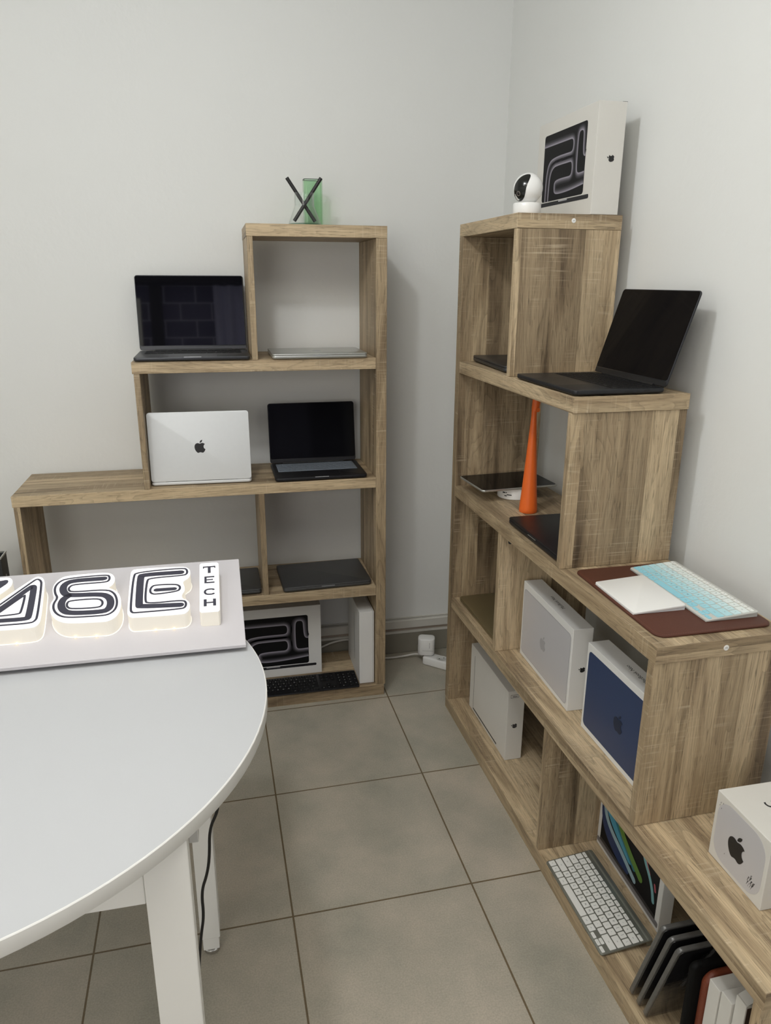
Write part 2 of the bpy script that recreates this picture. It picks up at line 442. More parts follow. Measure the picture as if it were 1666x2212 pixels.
# dark stone-block wall at the far end of the room behind the viewer
def stone_mat():
    m = mat('stone_blocks', rough=.8); n, k = nodes(m); tc = n.new('ShaderNodeTexCoord')
    mp = n.new('ShaderNodeMapping'); mp.inputs['Rotation'].default_value = (pi/2, 0, 0); k.new(tc.outputs['Object'], mp.inputs[0])
    br = n.new('ShaderNodeTexBrick'); br.inputs['Scale'].default_value = 1; br.inputs['Brick Width'].default_value = .27; br.inputs['Row Height'].default_value = .15
    br.inputs['Mortar Size'].default_value = .006; br.inputs['Color1'].default_value = lin(92,92,124); br.inputs['Color2'].default_value = lin(116,114,146); br.inputs['Mortar'].default_value = lin(190,190,214)
    k.new(mp.outputs[0], br.inputs[0]); k.new(br.outputs[0], n['Principled BSDF'].inputs['Base Color']); return m
stone_m = stone_mat()
dark_m = mat('dark_beam', (.015,.015,.016,1), .7)
curtain_m = noise_var(mat('lavender_curtain', lin(200,200,236), .8), 6, .2, stretch=(8,8,.3))

# ------------------------------------------------------------------ room shell
WY = .306; XL = -3.1; YR = -4.1
RW0 = (.4885, WY); RANG = .042          # right wall leans slightly out of square
rdir = Vector((math.sin(RANG), -math.cos(RANG), 0))
RWE = Vector((RW0[0], RW0[1], 0)) + rdir*((WY-YR)/math.cos(RANG))
def solid(name, pts, z0, z1, m):
    return struct(link(name, prism(pts, z0, z1), m))
solid('floor', [(XL-.1, YR-.1), (RWE.x+.1, YR-.1), (RWE.x+.1, WY+.1), (XL-.1, WY+.1)], -.1, 0, floor_m)
solid('ceiling', [(XL-.1, YR-.1), (RWE.x+.1, YR-.1), (RWE.x+.1, WY+.1), (XL-.1, WY+.1)], CEIL, CEIL+.1, ceil_m)
solid('wall_back', [(XL-.1, WY), (RWE.x+.1, WY), (RWE.x+.1, WY+.1), (XL-.1, WY+.1)], 0, CEIL, wall_m)
solid('wall_right', [(RW0[0], RW0[1]), (RWE.x, RWE.y), (RWE.x+.1, RWE.y), (RWE.x+.1, RW0[1])], 0, CEIL, wall_m)
solid('wall_left', [(XL-.1, YR), (XL, YR), (XL, WY), (XL-.1, WY)], 0, CEIL, wall_m)
solid('wall_rear', [(XL-.1, YR-.1), (RWE.x+.1, YR-.1), (RWE.x+.1, YR), (XL-.1, YR)], 0, CEIL, stone_m)
struct(link('trim_1', box(XL+.002, RWE.x-.06, YR+.001, YR+.12, 2.40, CEIL-.001), dark_m))
struct(link('trim_2', box(-1.06, -.96, YR+.001, YR+.06, 0, 2.399), dark_m))
bm = bmesh.new(); a = []
for i in range(41):
    x = -.52+.85*i/40; a.append((x, YR+.05+.02*math.sin(i*1.15)))
prism(a+[(x, y+.006) for x, y in a[::-1]], .03, 2.39, bm)
tag(link('curtain', bm, curtain_m, smooth=True), 'lavender curtain hanging behind the viewer on the rear wall', 'curtain')
bm = bmesh.new()
for x0, x1, z0, z1 in ((-2.76,-2.70,.82,2.28), (-1.20,-1.14,.82,2.28), (-2.70,-1.20,.82,.87), (-2.70,-1.20,2.23,2.28), (-1.97,-1.93,.87,2.23)): box(x0, x1, YR+.001, YR+.06, z0, z1, bm=bm)
struct(link('fill_window_1', bm, whitemet_m))  # unseen frame, added around the rear fill light
struct(link('baseboard_back', box(XL+.001, .478, WY-.012, WY, .001, .088, .001), skirt_m))
bm = box(XL+.001, .478, WY-.020, WY, .112, .147, .002); box(XL+.001, .478, WY-.014, WY, .0885, .0985, bm=bm); box(XL+.001, .478, WY-.006, WY, .0985, .112, bm=bm); box(XL+.001, .478, WY-.004, WY, .149, .153, bm=bm)
struct(link('trim_3', bm, trunk_m))
struct(link('trim_4', box(XL+.001, .478, WY-.009, WY-.0062, .0995, .1105), shadowband_m))  # flat brown strip painted as the trunking's shadow
for i, (nm, loc, size, pw, c) in enumerate(LIGHTS):
    where = ('bare bulb holder on the ceiling over the glowing sign', 'bare bulb holder on the ceiling further left over the table', 'rim of the added ceiling fill light nearest the viewer', 'rim of the added ceiling fill light by the left wall')[i]
    if nm == 'ceiling_bulb': bm = lathe([(0, CEIL-.028), (.02, CEIL-.028), (.03, CEIL-.016), (.045, CEIL-.012), (.045, CEIL-.001), (0, CEIL-.001)], 32, axis=loc[:2])
    else: bm = lathe([(size/2+.004, CEIL-.022), (size/2+.025, CEIL-.022), (size/2+.03, CEIL-.001), (size/2+.004, CEIL-.001), (size/2+.004, CEIL-.022)], 32, axis=loc[:2])
    tag(link('ceiling_light', bm, whiteplas_m, smooth=True), where, 'lamp', 'ceiling lights')

# ------------------------------------------------------------------ shelf dimensions (metres)
DEP, X1, X2, X3, W4, TH, PN = .2805, .4228, .7771, 1.1596, 1.5219, .0348, .0183
Z1, Z2, Z3, Z4, ZT = .043, .4326, .8233, 1.2156, 1.6073
BX, BY, BR = .1926, -.1164, .0147
RB = math.atan2(-math.cos(BR), math.sin(BR))
def Bw(l, d, z):
    c, s = math.cos(BR), math.sin(BR)
    return (BX+c*d+s*l, BY-c*l+s*d, z)

def make_shelf(label, loc, rz, sg, caps):
    root = thing('stepped_shelf', label, 'shelf', loc, rz, 'stepped oak room shelves')
    def bd(nm, l0, l1, z0, z1, g, y0=0.0):
        a, b = sorted((sg*l0, sg*l1)); return board(nm, a, b, y0, DEP, z0, z1, g, root)
    e = .0004
    bd('top_board', 0, X1, ZT-TH, ZT, 0)
    bd('post', 0, TH-e, Z1+e, ZT-TH-e, 2)
    bd('shelf_board', TH, X2, Z4-TH, Z4, 0); bd('shelf_board', TH, X3, Z3-TH, Z3, 0); bd('shelf_board', TH, W4, Z2-TH, Z2, 0)
    bd('bottom_board', .004, W4, 0, Z1, 0)
    bd('side_panel', X1-PN, X1-.001, Z4+e, ZT-TH-e, 2); bd('side_panel', X2-PN-.003, X2-.004, Z3+e, Z4-TH-e, 2)
    bd('side_panel', X3-PN-.003, X3-.003, Z2+e, Z3-TH-e, 2); bd('side_panel', W4-PN-.002, W4-.003, Z1+e, Z2-TH-e, 2)
    bd('divider', X1-PN, X1, Z2+e, Z3-TH-e, 2, .0005); bd('divider', X2-PN, X2, Z1+e, Z2-TH-e, 2, .0005)
    for l, d, z, ch in caps:
        bm = lathe([(0, 0), (.0056, 0), (.0056, .0006), (.0048, .0011), (0, .0011)], 20); text_bm(ch, .0065, bm, (0, 0, .00125), 1, rot=pi/2)
        link('cover_cap', bm, [whiteplas_m, grayink_m], root, T(sg*l, d, z) @ R(pi/2, 'Z') @ R(pi/2, 'X'))['label'] = 'white round cap with a number'
    return root
make_shelf('left stepped oak shelf standing flat against the back wall', (0, 0, 0), 0, -1, [])
shB = make_shelf('right stepped oak shelf running along the right wall with end panels facing the viewer', (BX, BY, 0), RB, 1,
           [(X1, .148, 1.592, '5'), (X3, .146, .806, '3')])
bm = lathe([(0, 0), (.0065, 0), (.0065, .001), (.005, .0022), (0, .0022)], 16); box(-.004, .004, -.0007, .0007, .0022, .0024, bm=bm); box(-.0007, .0007, -.004, .004, .0022, .0024, bm=bm)
link('screw', bm, darkmetal_m, shB, T(X1, .03, .765) @ R(pi/2, 'Z') @ R(pi/2, 'X'))

# ------------------------------------------------------------------ keyboards and laptops
ROWS = [[1.0357]*14, [1]*13+[1.5], [1.5]+[1]*13, [1.75]+[1]*11+[1.75], [2.25]+[1]*10+[2.25], [1,1,1,1.25,5,1.25,1]]
LEG = [['esc','F1','F2','F3','F4','F5','F6','F7','F8','F9','F10','F11','F12','o'], list('`1234567890-=')+['del'], ['tab']+list('QWERTYUIOP[]')+['\\'],
       ['caps']+list('ASDFGHJKL;\'')+['ret'], ['shift']+list('ZXCVBNM,./')+['shift'], ['fn','ctl','alt','cmd','','cmd','alt']]
def key_rects(pitch=.019, ph=.0185, fnh=.0105, gap=.003):
    out = []; y = 0
    for r, row in enumerate(ROWS):
        h = fnh if r == 0 else ph; x = 0
        for c, u in enumerate(row):
            out.append((x+gap/2, x+u*pitch-gap/2, y-h+gap/2, y-gap/2, LEG[r][c], r)); x += u*pitch
        if r == 5:
            for kx, y0, y1, t in ((0, -h/2, -h, '<'), (1, 0, -h/2, '^'), (1, -h/2, -h, 'v'), (2, -h/2, -h, '>')):
                out.append((x+kx*pitch+gap/2, x+(kx+1)*pitch-gap/2, y+y1+gap/2*.6, y+y0-gap/2*.6, t, r))
        y -= h
    return out, 14.5*pitch, -y
def put_keys(parent, rects, ox, oy, z, h, m, inkm, legend=True, group_one=False, rad=.0018, tint=None, matrix=None, limit=100):
    allbm = bmesh.new() if group_one else None; k = 0; extra = None
    for x0, x1, y0, y1, t, r in rects:
        w_, d_ = x1-x0, y1-y0; cx, cy = (x0+x1)/2, (y0+y1)/2
        if group_one:
            slab(w_, d_, h, min(rad, d_*.3), .0003, 2, z, ox+cx, oy+cy, allbm); continue
        k += 1
        late = k > limit
        if late and extra is None: extra = bmesh.new()
        bm = extra if late else bmesh.new()
        px, py = (ox+cx, oy+cy) if late else (0, 0); pz = z if late else 0
        slab(w_, d_, h, min(rad, d_*.3), .0004, 3, pz, px, py, bm)
        if legend and t:
            sz = .0070 if len(t) == 1 else (.0034 if len(t) < 4 else .003)
            if d_ < .010: sz = min(sz, .0034)
            text_bm(t, sz, bm, (px, py, pz+h+.00006), 1)
        if not late:
            mm = m(r, (x0+x1)/2) if callable(m) else m
            link('key', bm, [mm, inkm], parent, T(ox+cx, oy+cy, z))
    if extra is not None:
        o = link('key', extra, [m if not callable(m) else m(0, 0), inkm], parent); o['kind'] = 'stuff'
    if group_one: link('keys', allbm, m, parent)

def laptop(name, label, loc, rz, w, d, tilt, body, screen=None, kb='keys', emb=None, embsize=.045, notchm=None, ports=False, th=.011, lidlen=None, group=None, radius=.011):
    """tilt None: closed. Local frame: x right, y towards the hinge, origin at the middle of the base on the surface"""
    t = thing(name, label, 'laptop', loc, rz, group)
    fz = .0018; lt = .0045
    link('base', slab(w, d, th, radius, .0012, 6, fz, bevbot=.004), body, t, smooth=True)
    for sx in (-1, 1):
        for sy in (-1, 1):
            link('foot', lathe([(0, 0), (.006, 0), (.007, fz+.001), (0, fz+.001)], 12), well_m, t, T(sx*(w/2-.03), sy*(d/2-.03), 0))
    # finger notch at the front lip; pale colours paint in its highlight
    link('notch', slab(w*.15, .0042, .0012, .0006, .0003, 2, fz+th-.0011, 0, -d/2+.0014), notchm or notchlight_m, t)['label'] = 'finger notch'
    ztop = fz+th
    if tilt is None:
        lb = slab(w, d, lt, radius, .0012, 6, 0, bevbot=.0008)
        lid = link('lid', lb, body, t, T(0, 0, ztop+.0007), smooth=True)
        link('hinge', tube([(-w*.36, d/2-.003, 0), (w*.36, d/2-.003, 0)], .003), well_m, t, T(0, 0, ztop))
        if emb: link('emblem', emblem(embsize, .00025), emb, lid, T(0, 0, lt))
        return t
    L = lidlen or d-.004
    lid = link('lid', slab(w, L, lt, radius*.8, .0012, 6, 0, 0, L/2), body, t, T(0, d/2-.003, ztop+.0012) @ R(pi/2-tilt*pi/180, 'X') @ T(0, 0, -lt), smooth=True)
    # lid local: y runs from hinge to top edge, z from the back shell (0 => towards rear) to the screen side
    hi = link('hinge', tube([(-w*.36, d/2-.004, 0), (w*.36, d/2-.004, 0)], .0034), well_m, t, T(0, 0, ztop+.0008))
    if screen:
        link('screen', slab(w-.004, L-.016, .0006, .0065, .0002, 5, lt-.0002, 0, L/2+.006), screen, lid)
        link('chin', slab(w-.004, .0105, .0004, .001, .0001, 2, lt-.0002, 0, .0062), body, lid)
    if emb:
        link('emblem', emblem(embsize, .0003), emb, lid, T(0, L/2, .00005) @ R(pi, 'Y'))
    # keyboard well
    rects, kw, kd = key_rects(.019*w/.3126*.985, .0172, .0172 if kb != 'x' else .01, .0028)
    oy = d/2-.020
    link('keyboard_well', slab(kw+.004, kd+.004, .0003, .003, .0001, 3, ztop-.0002, 0, oy-kd/2), well_m, t)
    if kb == 'keys': put_keys(t, rects, -kw/2, oy, ztop, .0009, key_m, grayink_m, legend=False)
    elif kb == 'one': put_keys(t, rects, -kw/2, oy, ztop, .0009, key_m, grayink_m, group_one=True)
    elif kb == 'cover':
        bm = slab(kw+.006, kd+.006, .0008, .003, .0003, 3, ztop, 0, oy-kd/2)
        for x0, x1, y0, y1, tt, r in rects: slab(x1-x0, y1-y0, .0008, .002, .0004, 2, ztop+.0007, -kw/2+(x0+x1)/2, oy+(y0+y1)/2, bm)
        link('keyboard_cover', bm, cover_m, t, smooth=True)['label'] = 'grey silicone keyboard cover'
    tp = d*.36
    link('trackpad', slab(w*.42, tp, .0002, .003, .0001, 4, ztop-.0001, 0, -d/2+tp/2+.006), body, t)
    if ports:
        for y, ln, h in ((.02, .024, .0024), (-.012+.055, .0085, .0026), (.064, .0145, .0044)):
            link('port', slab(ln, h, .0006, h*.45, .0001, 4, 0), well_m, t, T(w/2-.0004, y, fz+th*.52) @ R(pi/2, 'Z') @ R(pi/2, 'X'))
    return t

# laptops on the left shelf
laptop('laptop', 'open dark grey laptop with a reflecting screen beside the top cell of the left shelf', (-.5985, .110, Z4), -.0, .341, .236, 6.5, space_m, screenr_m, 'one', lidlen=.2345)
laptop('laptop', 'closed silver laptop lying in the top cell of the left shelf', (-.2125, .096, Z4), 0.0, .298, .212, None, silverd_m, emb=greyemb_m, embsize=.036, th=.0098)
laptop('laptop', 'silver laptop turned backwards so its white lid with black fruit emblem faces the viewer', (-.5935, .136, Z3), pi-.035, .3115, .2212, -4.5, silver_m, screen_m, 'one', emb=ink_m, embsize=.041, lidlen=.2185)
laptop('laptop', 'open black laptop with a grey keyboard cover on the left shelf', (-.2155, .1065, Z3), .006, .303, .213, 8.9, blackd_m, screen_m, 'cover', lidlen=.207)
laptop('laptop', 'closed black laptop lying under the open black one on the left shelf', (-.2045, .118, Z2), .034, .3075, .2212, None, graph_m)
laptop('laptop', 'closed black laptop left of the lower divider, mostly behind the glowing sign', (-.5825, .116, Z2), .0, .310, .205, None, graph_m)
# laptops on the right shelf
def bl(l, d, z): return Bw(l, d, z)
laptop('laptop', 'closed dark grey laptop in the top cell of the right shelf', bl(.202, .139, Z4), RB-.075, .3126, .2212, None, space_m, notchm=blackd_m)
laptop('laptop', 'open black laptop on the second step of the right shelf with ports showing', bl(.6165, .1115, Z4), RB+.0, .311, .2195, 16.8, black_m, screen_m, 'keys', notchm=blackd_m, ports=True, lidlen=.2115)
laptop('laptop', 'closed black laptop lying beside the orange lamp', bl(.589, .124, Z3), RB-.01, .3100, .2212, None, blackd_m, notchm=silverd_m)
laptop('laptop', 'closed gold laptop in the lower far cell of the right shelf', bl(.216, .124, Z2), RB+.01, .304, .2124, None, gold_m, notchm=gold_m, th=.0095)

# aluminium wireless keyboard, bottom of the right shelf
def kbd(name, label, loc, rz, w, d, body, keym, inkm, rise, thick, bar=True, num=False, **kw):
    """wedge keyboard; origin at the middle of the front edge"""
    t = thing(name, label, 'keyboard', loc, rz)
    ang = math.atan2(rise, d)
    plate = link('plate', slab(w, d, thick, .006, .0008, 5, 0, 0, d/2), body, t, R(ang, 'X') , smooth=True)
    if bar: link('battery_tube', tube([(-w/2+.001, 0, 0), (w/2-.001, 0, 0)], .0085, 14), body, t, T(0, d-.009, .0086), smooth=True)
    elif rise > .003: link('wedge', prism([(0, 0), (d-.002, 0), (d-.002, rise)], -w/2+.002, w/2-.002), body, t, R(pi/2, 'Z') @ R(pi/2, 'X'))
    rects, kw_, kd = key_rects(.019)
    if num:
        ph, fh, g, p = .0185, .0105, .003, .019; base = kw_+.006; y = 0
        for r in range(6):
            h = fh if r == 0 else ph
            for c in range(7):
                if c < 3 and r in (3,) or (c < 3 and r == 4 and c != 1): continue
                if c >= 3 and r == 5 and c == 4: continue
                if c == 6 and r == 5: continue
                xx = base+c*p+(.006 if c >= 3 else 0); wd = p*(2 if (c == 3 and r == 5) else 1); ex = ph if (c == 6 and r == 4) else 0
                lab = ''
                if c >= 3 and r: lab = ['', 'c=/*', '789-', '456+', '123e', '00.e'][r][c-3]
                elif r and c < 3: lab = '^' if r == 4 else ('<', 'v', '>')[c] if r == 5 else '-'
                rects.append((xx+g/2, xx+wd-g/2, y-h-ex+g/2, y-g/2, lab, r))
            y -= h
        kw_ = base+7*p+.006
        rects.sort(key=lambda q: -q[0])
    tot = kd; oy = d-(d-tot)/2 if not bar else tot+.004
    put_keys(plate, rects, -kw_/2, oy, thick-.0003, .0016, keym, inkm, **kw)
    return t
kbd('keyboard', 'aluminium wireless keyboard with white keys on the bottom board of the right shelf', Bw(.9615, .001, Z1), RB-.004, .280, .127, mat('keyboard_aluminium', lin(138,140,132), .38, metal=.6), keyw_m, grayink_m, .0125, .0045)
# white keyboard with pale blue cover
grad = [lin(236,238,234), lin(230,238,236), lin(206,232,236), lin(184,224,232), lin(164,216,228), lin(150,210,226)]
gm = [mat('blue_cover_row', c, .5, spec=.35) for c in grad]
kbd('keyboard', 'white keyboard with a white to pale blue key cover on the brown mat', Bw(.9585, .1475, Z3+.0045), RB-.012, .279, .115, mat('keyboard_white', lin(198,199,194), .4), lambda r, x: gm[min(5, r)], mat('blue_legend', lin(40,78,104), .5), .0075, .0042, bar=False)
kbd('keyboard', 'long black keyboard with number pad on the bottom board of the left shelf', (-.3045, -.004, Z1), .0, .419, .1149, blackd_m, key_m, mat('pale_legend', lin(215,217,217), .5), .003, .004, bar=False, num=True)

# ------------------------------------------------------------------ mat and trackpad
bm = slab(.337, .248, .0042, .022, .0012, 10)
t = tag(link('desk_mat', bm, leather_m, None, T(*Bw(.964, .1465, Z3+.0005)) @ R(RB-.012, 'Z'), smooth=True), 'brown leather mat on the third step of the right shelf', 'desk mat')
P = rrect(.327, .238, .018, 8); bm = bmesh.new(); pts = P+[P[0]]; acc = 0
for a, b in zip(pts, pts[1:]):
    va, vb = Vector(a), Vector(b); ln = (vb-va).length; k = max(1, int(ln/.005))
    for i in range(k):
        p = va.lerp(vb, (i+.2)/k); q = va.lerp(vb, (i+.7)/k); nn = Vector((-(q-p).y, (q-p).x)).normalized()*.0003
        bm.faces.new([bm.verts.new((v.x, v.y, .0044)) for v in (p-nn, q-nn, q+nn, p+nn)])
st = link('stitching', bm, mat('tan_thread', lin(140,92,66), .6), t)
tp = thing('trackpad', 'white square trackpad on the brown mat in front of the keyboard', 'trackpad', Bw(.9575, .0285, Z3+.0045), RB-.022)
bm = slab(.160, .1145, .0045, .006, .0008, 6, 0, 0, .0575)
link('touch_surface', bm, whiteplas_m, tp, R(math.atan2(.007, .1145), 'X'), smooth=True)
link('wedge', prism([(0, 0), (.113, 0), (.113, .0068)], -.078, .078), silver_m, tp, R(pi/2, 'Z') @ R(pi/2, 'X'))

# ------------------------------------------------------------------ product boxes
def front(w, y=0):      # maps plate coordinates (x right, y up) onto a face looking towards -y
    return R(pi/2, 'X')
def pbox(name, label, loc, rz, w, d, h, m, seam=True, group=None):
    """origin at the middle of the front bottom edge; x along the front, y into depth"""
    t = thing(name, label, 'box', loc, rz, group)
    bm = box(-w/2, w/2, 0, d, 0, h, .0012, 2)
    link('carton', bm, m, t, smooth=False)
    if seam:
        bm = bmesh.new()
        for x in (-w/2, w/2):
            a, b = sorted((x, x*1.0012)); box(a, b, d*.03, d*.97, h*.985, h*.987, bm=bm)
    return t
def face_emblem(t, m, size, x, y, z, face='front', roll=0):
    M = {'front': T(x, -.0003, z) @ R(pi/2, 'X'), 'right': T(x+.0003, y, z) @ R(pi/2, 'Z') @ R(pi/2, 'X')}[face]
    return link('emblem', emblem(size, .0003), m, t, M @ R(roll, 'Z'))
def face_plate(t, name, m, w, h, r, x, z, th=.0003):
    return link(name, slab(w, h, th, r, .0001, 8), m, t, T(x, -.0001, z) @ R(pi/2, 'X'))
def glow_ribbon(bm, lay, P, wid, side, z, hi, lo, soft=.0016):
    """print stroke: bright at the path, fading to lo on one side"""
    Q, nn = offsets(P); rows = [(-soft, 0.0), (0, 1.0), (wid*.25, .45), (wid*.6, .12), (wid, 0.0)]
    rings = []
    for off, a in rows:
        rings.append([(bm.verts.new((*(p+n*off*side), z)), a) for p, n in zip(Q, nn)])
    for r0, r1 in zip(rings, rings[1:]):
        for i in range(len(Q)-1):
            q = [r0[i], r0[i+1], r1[i+1], r1[i]]
            f = bm.faces.new([v for v, _ in q])
            for lp, (v, a) in zip(f.loops, q):
                lp[lay] = tuple(lo[k]+(hi[k]-lo[k])*a for k in range(3))+(1,)
def laptop_print(t, x0, x1, z0, z1, base_z, bx0, bx1):
    """picture of a dark laptop printed on the carton front"""
    w, h = x1-x0, z1-z0
    pr = link('printed_laptop', slab(w, h, .0003, .008, .0001, 6, 0, (x0+x1)/2, (z0+z1)/2), printblack_m, t, T(0, -.0001, 0) @ R(pi/2, 'X'))
    bm = slab(bx1-bx0, .010, .0004, .004, .0001, 5, 0, (bx0+bx1)/2, base_z+.005)
    link('printed_base', bm, mat('printed_dark_grey', lin(40,40,43), .5, spec=.2), pr)
    link('printed_notch', slab(.05, .0035, .0002, .001, .0001, 3, .0004, (bx0+bx1)/2, base_z+.008), greyemb_m, pr)
    bm = bmesh.new(); lay = bm.loops.layers.float_color.new('ink')
    hi, lo = (.36,.34,.40), (.008,.008,.009)
    def path(L): return [(x0+w*u, z1-h*v) for u, v in L]
    def sp(L): return smooth_path(path(L), 3)
    a = sp([(0,.17),(.60,.17),(.70,.17),(.72,.265),(.70,.36),(.60,.36),(.32,.36),(.14,.40),(.08,.62),(.08,1)])
    b = sp([(.17,1),(.18,.62),(.26,.50),(.40,.49),(.62,.49),(.70,.49),(.72,.595),(.70,.70),(.60,.70),(.42,.70),(.31,.72),(.30,.82),(.32,.90),(.44,.915),(.7,.90),(.995,.855)])
    c = sp([(.995,.475),(.955,.46),(.94,.38),(.935,.24),(.93,.12),(.88,.10),(.83,.12),(.82,.25),(.82,.58),(.835,.68),(.89,.695),(.995,.685)])
    wd = h*.085
    for pth, sd in ((a, 1), (b, 1), (c, -1)):
        glow_ribbon(bm, lay, [(p.x, p.y) for p in pth], wd, sd, .00035, hi, lo)
    link('printed_swirl', bm, swirl_m, pr)
    return pr

# large white carton with laptop picture on top of the right shelf
t = pbox('product_box', 'white carton picturing a dark laptop on top of the right shelf', Bw(.255, .193, ZT), RB, .330, .074, .2515, white2_m)
laptop_print(t, .132-.255, .371-.255, .051, .2185, .0385, .123-.255, .401-.255)
face_emblem(t, ink_m, .019, .165, .041, .127, 'right', pi/2)
# small marks of wear on its corner
link('worn_corner', box(.145, .165, .062, .0745, .2512, .2518), grayink_m, t)
# white carton, bottom cell of left shelf
t = pbox('product_box', 'white carton picturing a dark laptop in the bottom cell of the left shelf', (-.394, .132, Z1), 0, .360, .070, .277, white_m)
laptop_print(t, -.526+.394, -.2615+.394, .046, .241, .033, -.554+.394, -.234+.394)
# white carton standing on edge against the post
t = pbox('product_box', 'narrow white carton standing on edge against the post of the left shelf', (-.0645, .019, Z1), .0, .0535, .235, .284, white_m)
link('lid_seam', box(.022, .0225, -.0003, .23, .001, .2845), grayink_m, t)
bm = prism([(-.0, -.09), (.003, -.05), (.0035, .0), (.002, .07), (.0, .105), (-.001, .05), (-.001, -.05)], 0, .0003)
link('printed_laptop', bm, mat('printed_teal', lin(50,66,70), .4), t, T(-.0268, .10, .14) @ R(-pi/2, 'Z') @ R(pi/2, 'X') )
# white carton with grey lid picture
t = pbox('product_box', 'white carton showing a pale silver laptop lid with grey emblem', Bw(.5995, .0645, Z2), RB-.03, .311, .0525, .2225, white_m)
face_plate(t, 'printed_lid', greyface_m, .292, .1905, .011, 0, .108)
link('printed_outline', ribbon(rrect(.292, .1905, .011, 8), .0009, 0, .0001, True), mat('grey_outline', lin(150,152,160), .4), t, T(0, -.0004, .108) @ R(pi/2, 'X'))
face_emblem(t, greyemb_m, .042, -.008, 0, .104).location.y -= .0004
face_emblem(t, ink_m, .017, .1555, .030, .112, 'right', pi/2)
link('printed_name', text_bm('MacBook Neo', .0135), ink_m, t, T(0, .028, .2227) @ R(pi, 'Z'))
# blue carton
t = pbox('product_box', 'white carton showing a midnight blue laptop lid', Bw(.9745, .064, Z2), RB, .311, .0525, .2225, white_m)
face_plate(t, 'printed_lid', blueink_m, .294, .1925, .011, 0, .1095)
face_emblem(t, blueemb_m, .044, -.003, 0, .104).location.y -= .0004
face_emblem(t, ink_m, .017, .1555, .030, .112, 'right', pi/2)
link('printed_name', text_bm('MacBook Neo', .0135), ink_m, t, T(.002, .028, .2227) @ R(pi, 'Z'))
# plain white carton, bottom far cell
t = pbox('product_box', 'plain white carton in the bottom far cell of the right shelf', Bw(.2455, .060, Z1), RB, .320, .054, .238, white2_m)
bm = box(-.123, -.1212, 0, .0003, .016, .209); prism([(-.1225, .0), (.08, .0), (.078, .0032), (.02, .0042), (-.1225, .003)], 0, .0003, None).free()
link('printed_laptop', bm, mat('printed_graphite', lin(70,74,72), .5), t, T(0, -.0003, 0))
link('printed_base', slab(.213, .0055, .0003, .002, .0001, 4), mat('printed_graphite_base', lin(52,56,54), .5), t, T(-.016, -.0001, .012) @ R(pi/2, 'X'))
face_emblem(t, grayink_m, .019, .160, .024, .119, 'right', pi/2)
lb = link('size_label', slab(.026, .011, .0002, .001, .0001, 3), grayink_m, t, T(.1601, .0215, .221) @ R(pi/2, 'Z') @ R(pi/2, 'X'))
link('label_inset', slab(.024, .009, .0002, .0008, .0001, 3), white2_m, lb, T(0, 0, .0001))
link('label_text', text_bm('mioxi', .0072, bold=.0002), grayink_m, lb, T(0, 0, .0006))
# carton with colourful picture
t = pbox('product_box', 'white carton with a colourful laptop picture behind the aluminium keyboard', Bw(.9285, .160, Z1), RB-.035, .293, .032, .226, white_m)
pr = face_plate(t, 'printed_laptop', printblack_m, .262, .172, .007, 0, .110)
link('printed_base', slab(.288, .014, .0008, .004, .0002, 4), mat('printed_grey', lin(120,118,122), .4), pr, T(0, -.093, 0))
link('printed_hinge', slab(.262, .010, .0009, .001, .0002, 3), mat('printed_hinge_grey', lin(38,38,42), .4), pr, T(0, -.082, 0))
bm = bmesh.new()
cols = [lin(26,52,98), lin(150,176,186), lin(70,150,176), lin(36,110,128), lin(92,130,48), lin(186,84,96), lin(120,170,176)]
cm = [mat('printed_band', c, .4) for c in cols]
def band(L, wid, mi, z):
    P = [(p.x, p.y) for p in smooth_path(L, 3)]; ribbon(P, wid, z, .0001, bm=bm, mi=mi)
band([(-.121,.040),(-.118,-.010),(-.098,-.040),(-.050,-.058),(-.005,-.064)], .034, 0, .0003)
band([(-.123,.055),(-.120,.012),(-.092,-.018),(-.034,-.038),(.036,-.066)], .016, 1, .0005)
band([(-.112,.078),(-.104,.030),(-.077,.006),(-.033,-.014),(.008,-.030)], .024, 2, .0007)
band([(-.085,.078),(-.080,.044),(-.060,.018),(-.015,-.008),(.030,-.036)], .016, 3, .0009)
band([(-.066,.078),(-.058,.040),(-.030,.010),(.010,-.014),(.060,-.038)], .020, 4, .0011)
band([(.050,.060),(.068,.022),(.094,-.001),(.110,-.026),(.117,-.050)], .011, 6, .0005)
band([(.050,.076),(.062,.044),(.078,.020),(.092,.004)], .008, 5, .0003)
band([(.116,-.004),(.121,-.018)], .006, 5, .0007)
link('printed_wave', bm, cm, pr)
# small cube carton with emblem
t = pbox('product_box', 'small cube-shaped white carton with black emblem on the lowest step of the right shelf', Bw(1.3185, .099, Z2), RB-.02, .140, .140, .138, white2_m)
face_plate(t, 'printed_plate', greyface_m, .124, .122, .034, 0, .069)
face_emblem(t, ink_m, .052, -.004, 0, .0675).location.y -= .0004
link('printed_name', text_bm('Mac', .043), ink_m, t, T(.0105, .060, .1382) @ R(pi, 'Z'))
bm = bmesh.new()
for i in range(14):
    x = .030+.0018*i*.6+random.random()*.004; z = .018+random.random()*.022
    prism([(x, z), (x+.0004, z), (x+.003+random.random()*.003, z+.010), (x+.0027, z+.010)], .0004, .0005, bm)
for x, z in ((-.058,.118), (-.060,.112), (-.052,.120), (-.055,.108), (-.030,.030)): prism([(x, z), (x+.0008, z), (x+.0012, z+.003), (x+.0004, z+.003)], .0004, .0005, bm)
link('scuff_marks', bm, grayink_m, t, R(pi/2, 'X'))

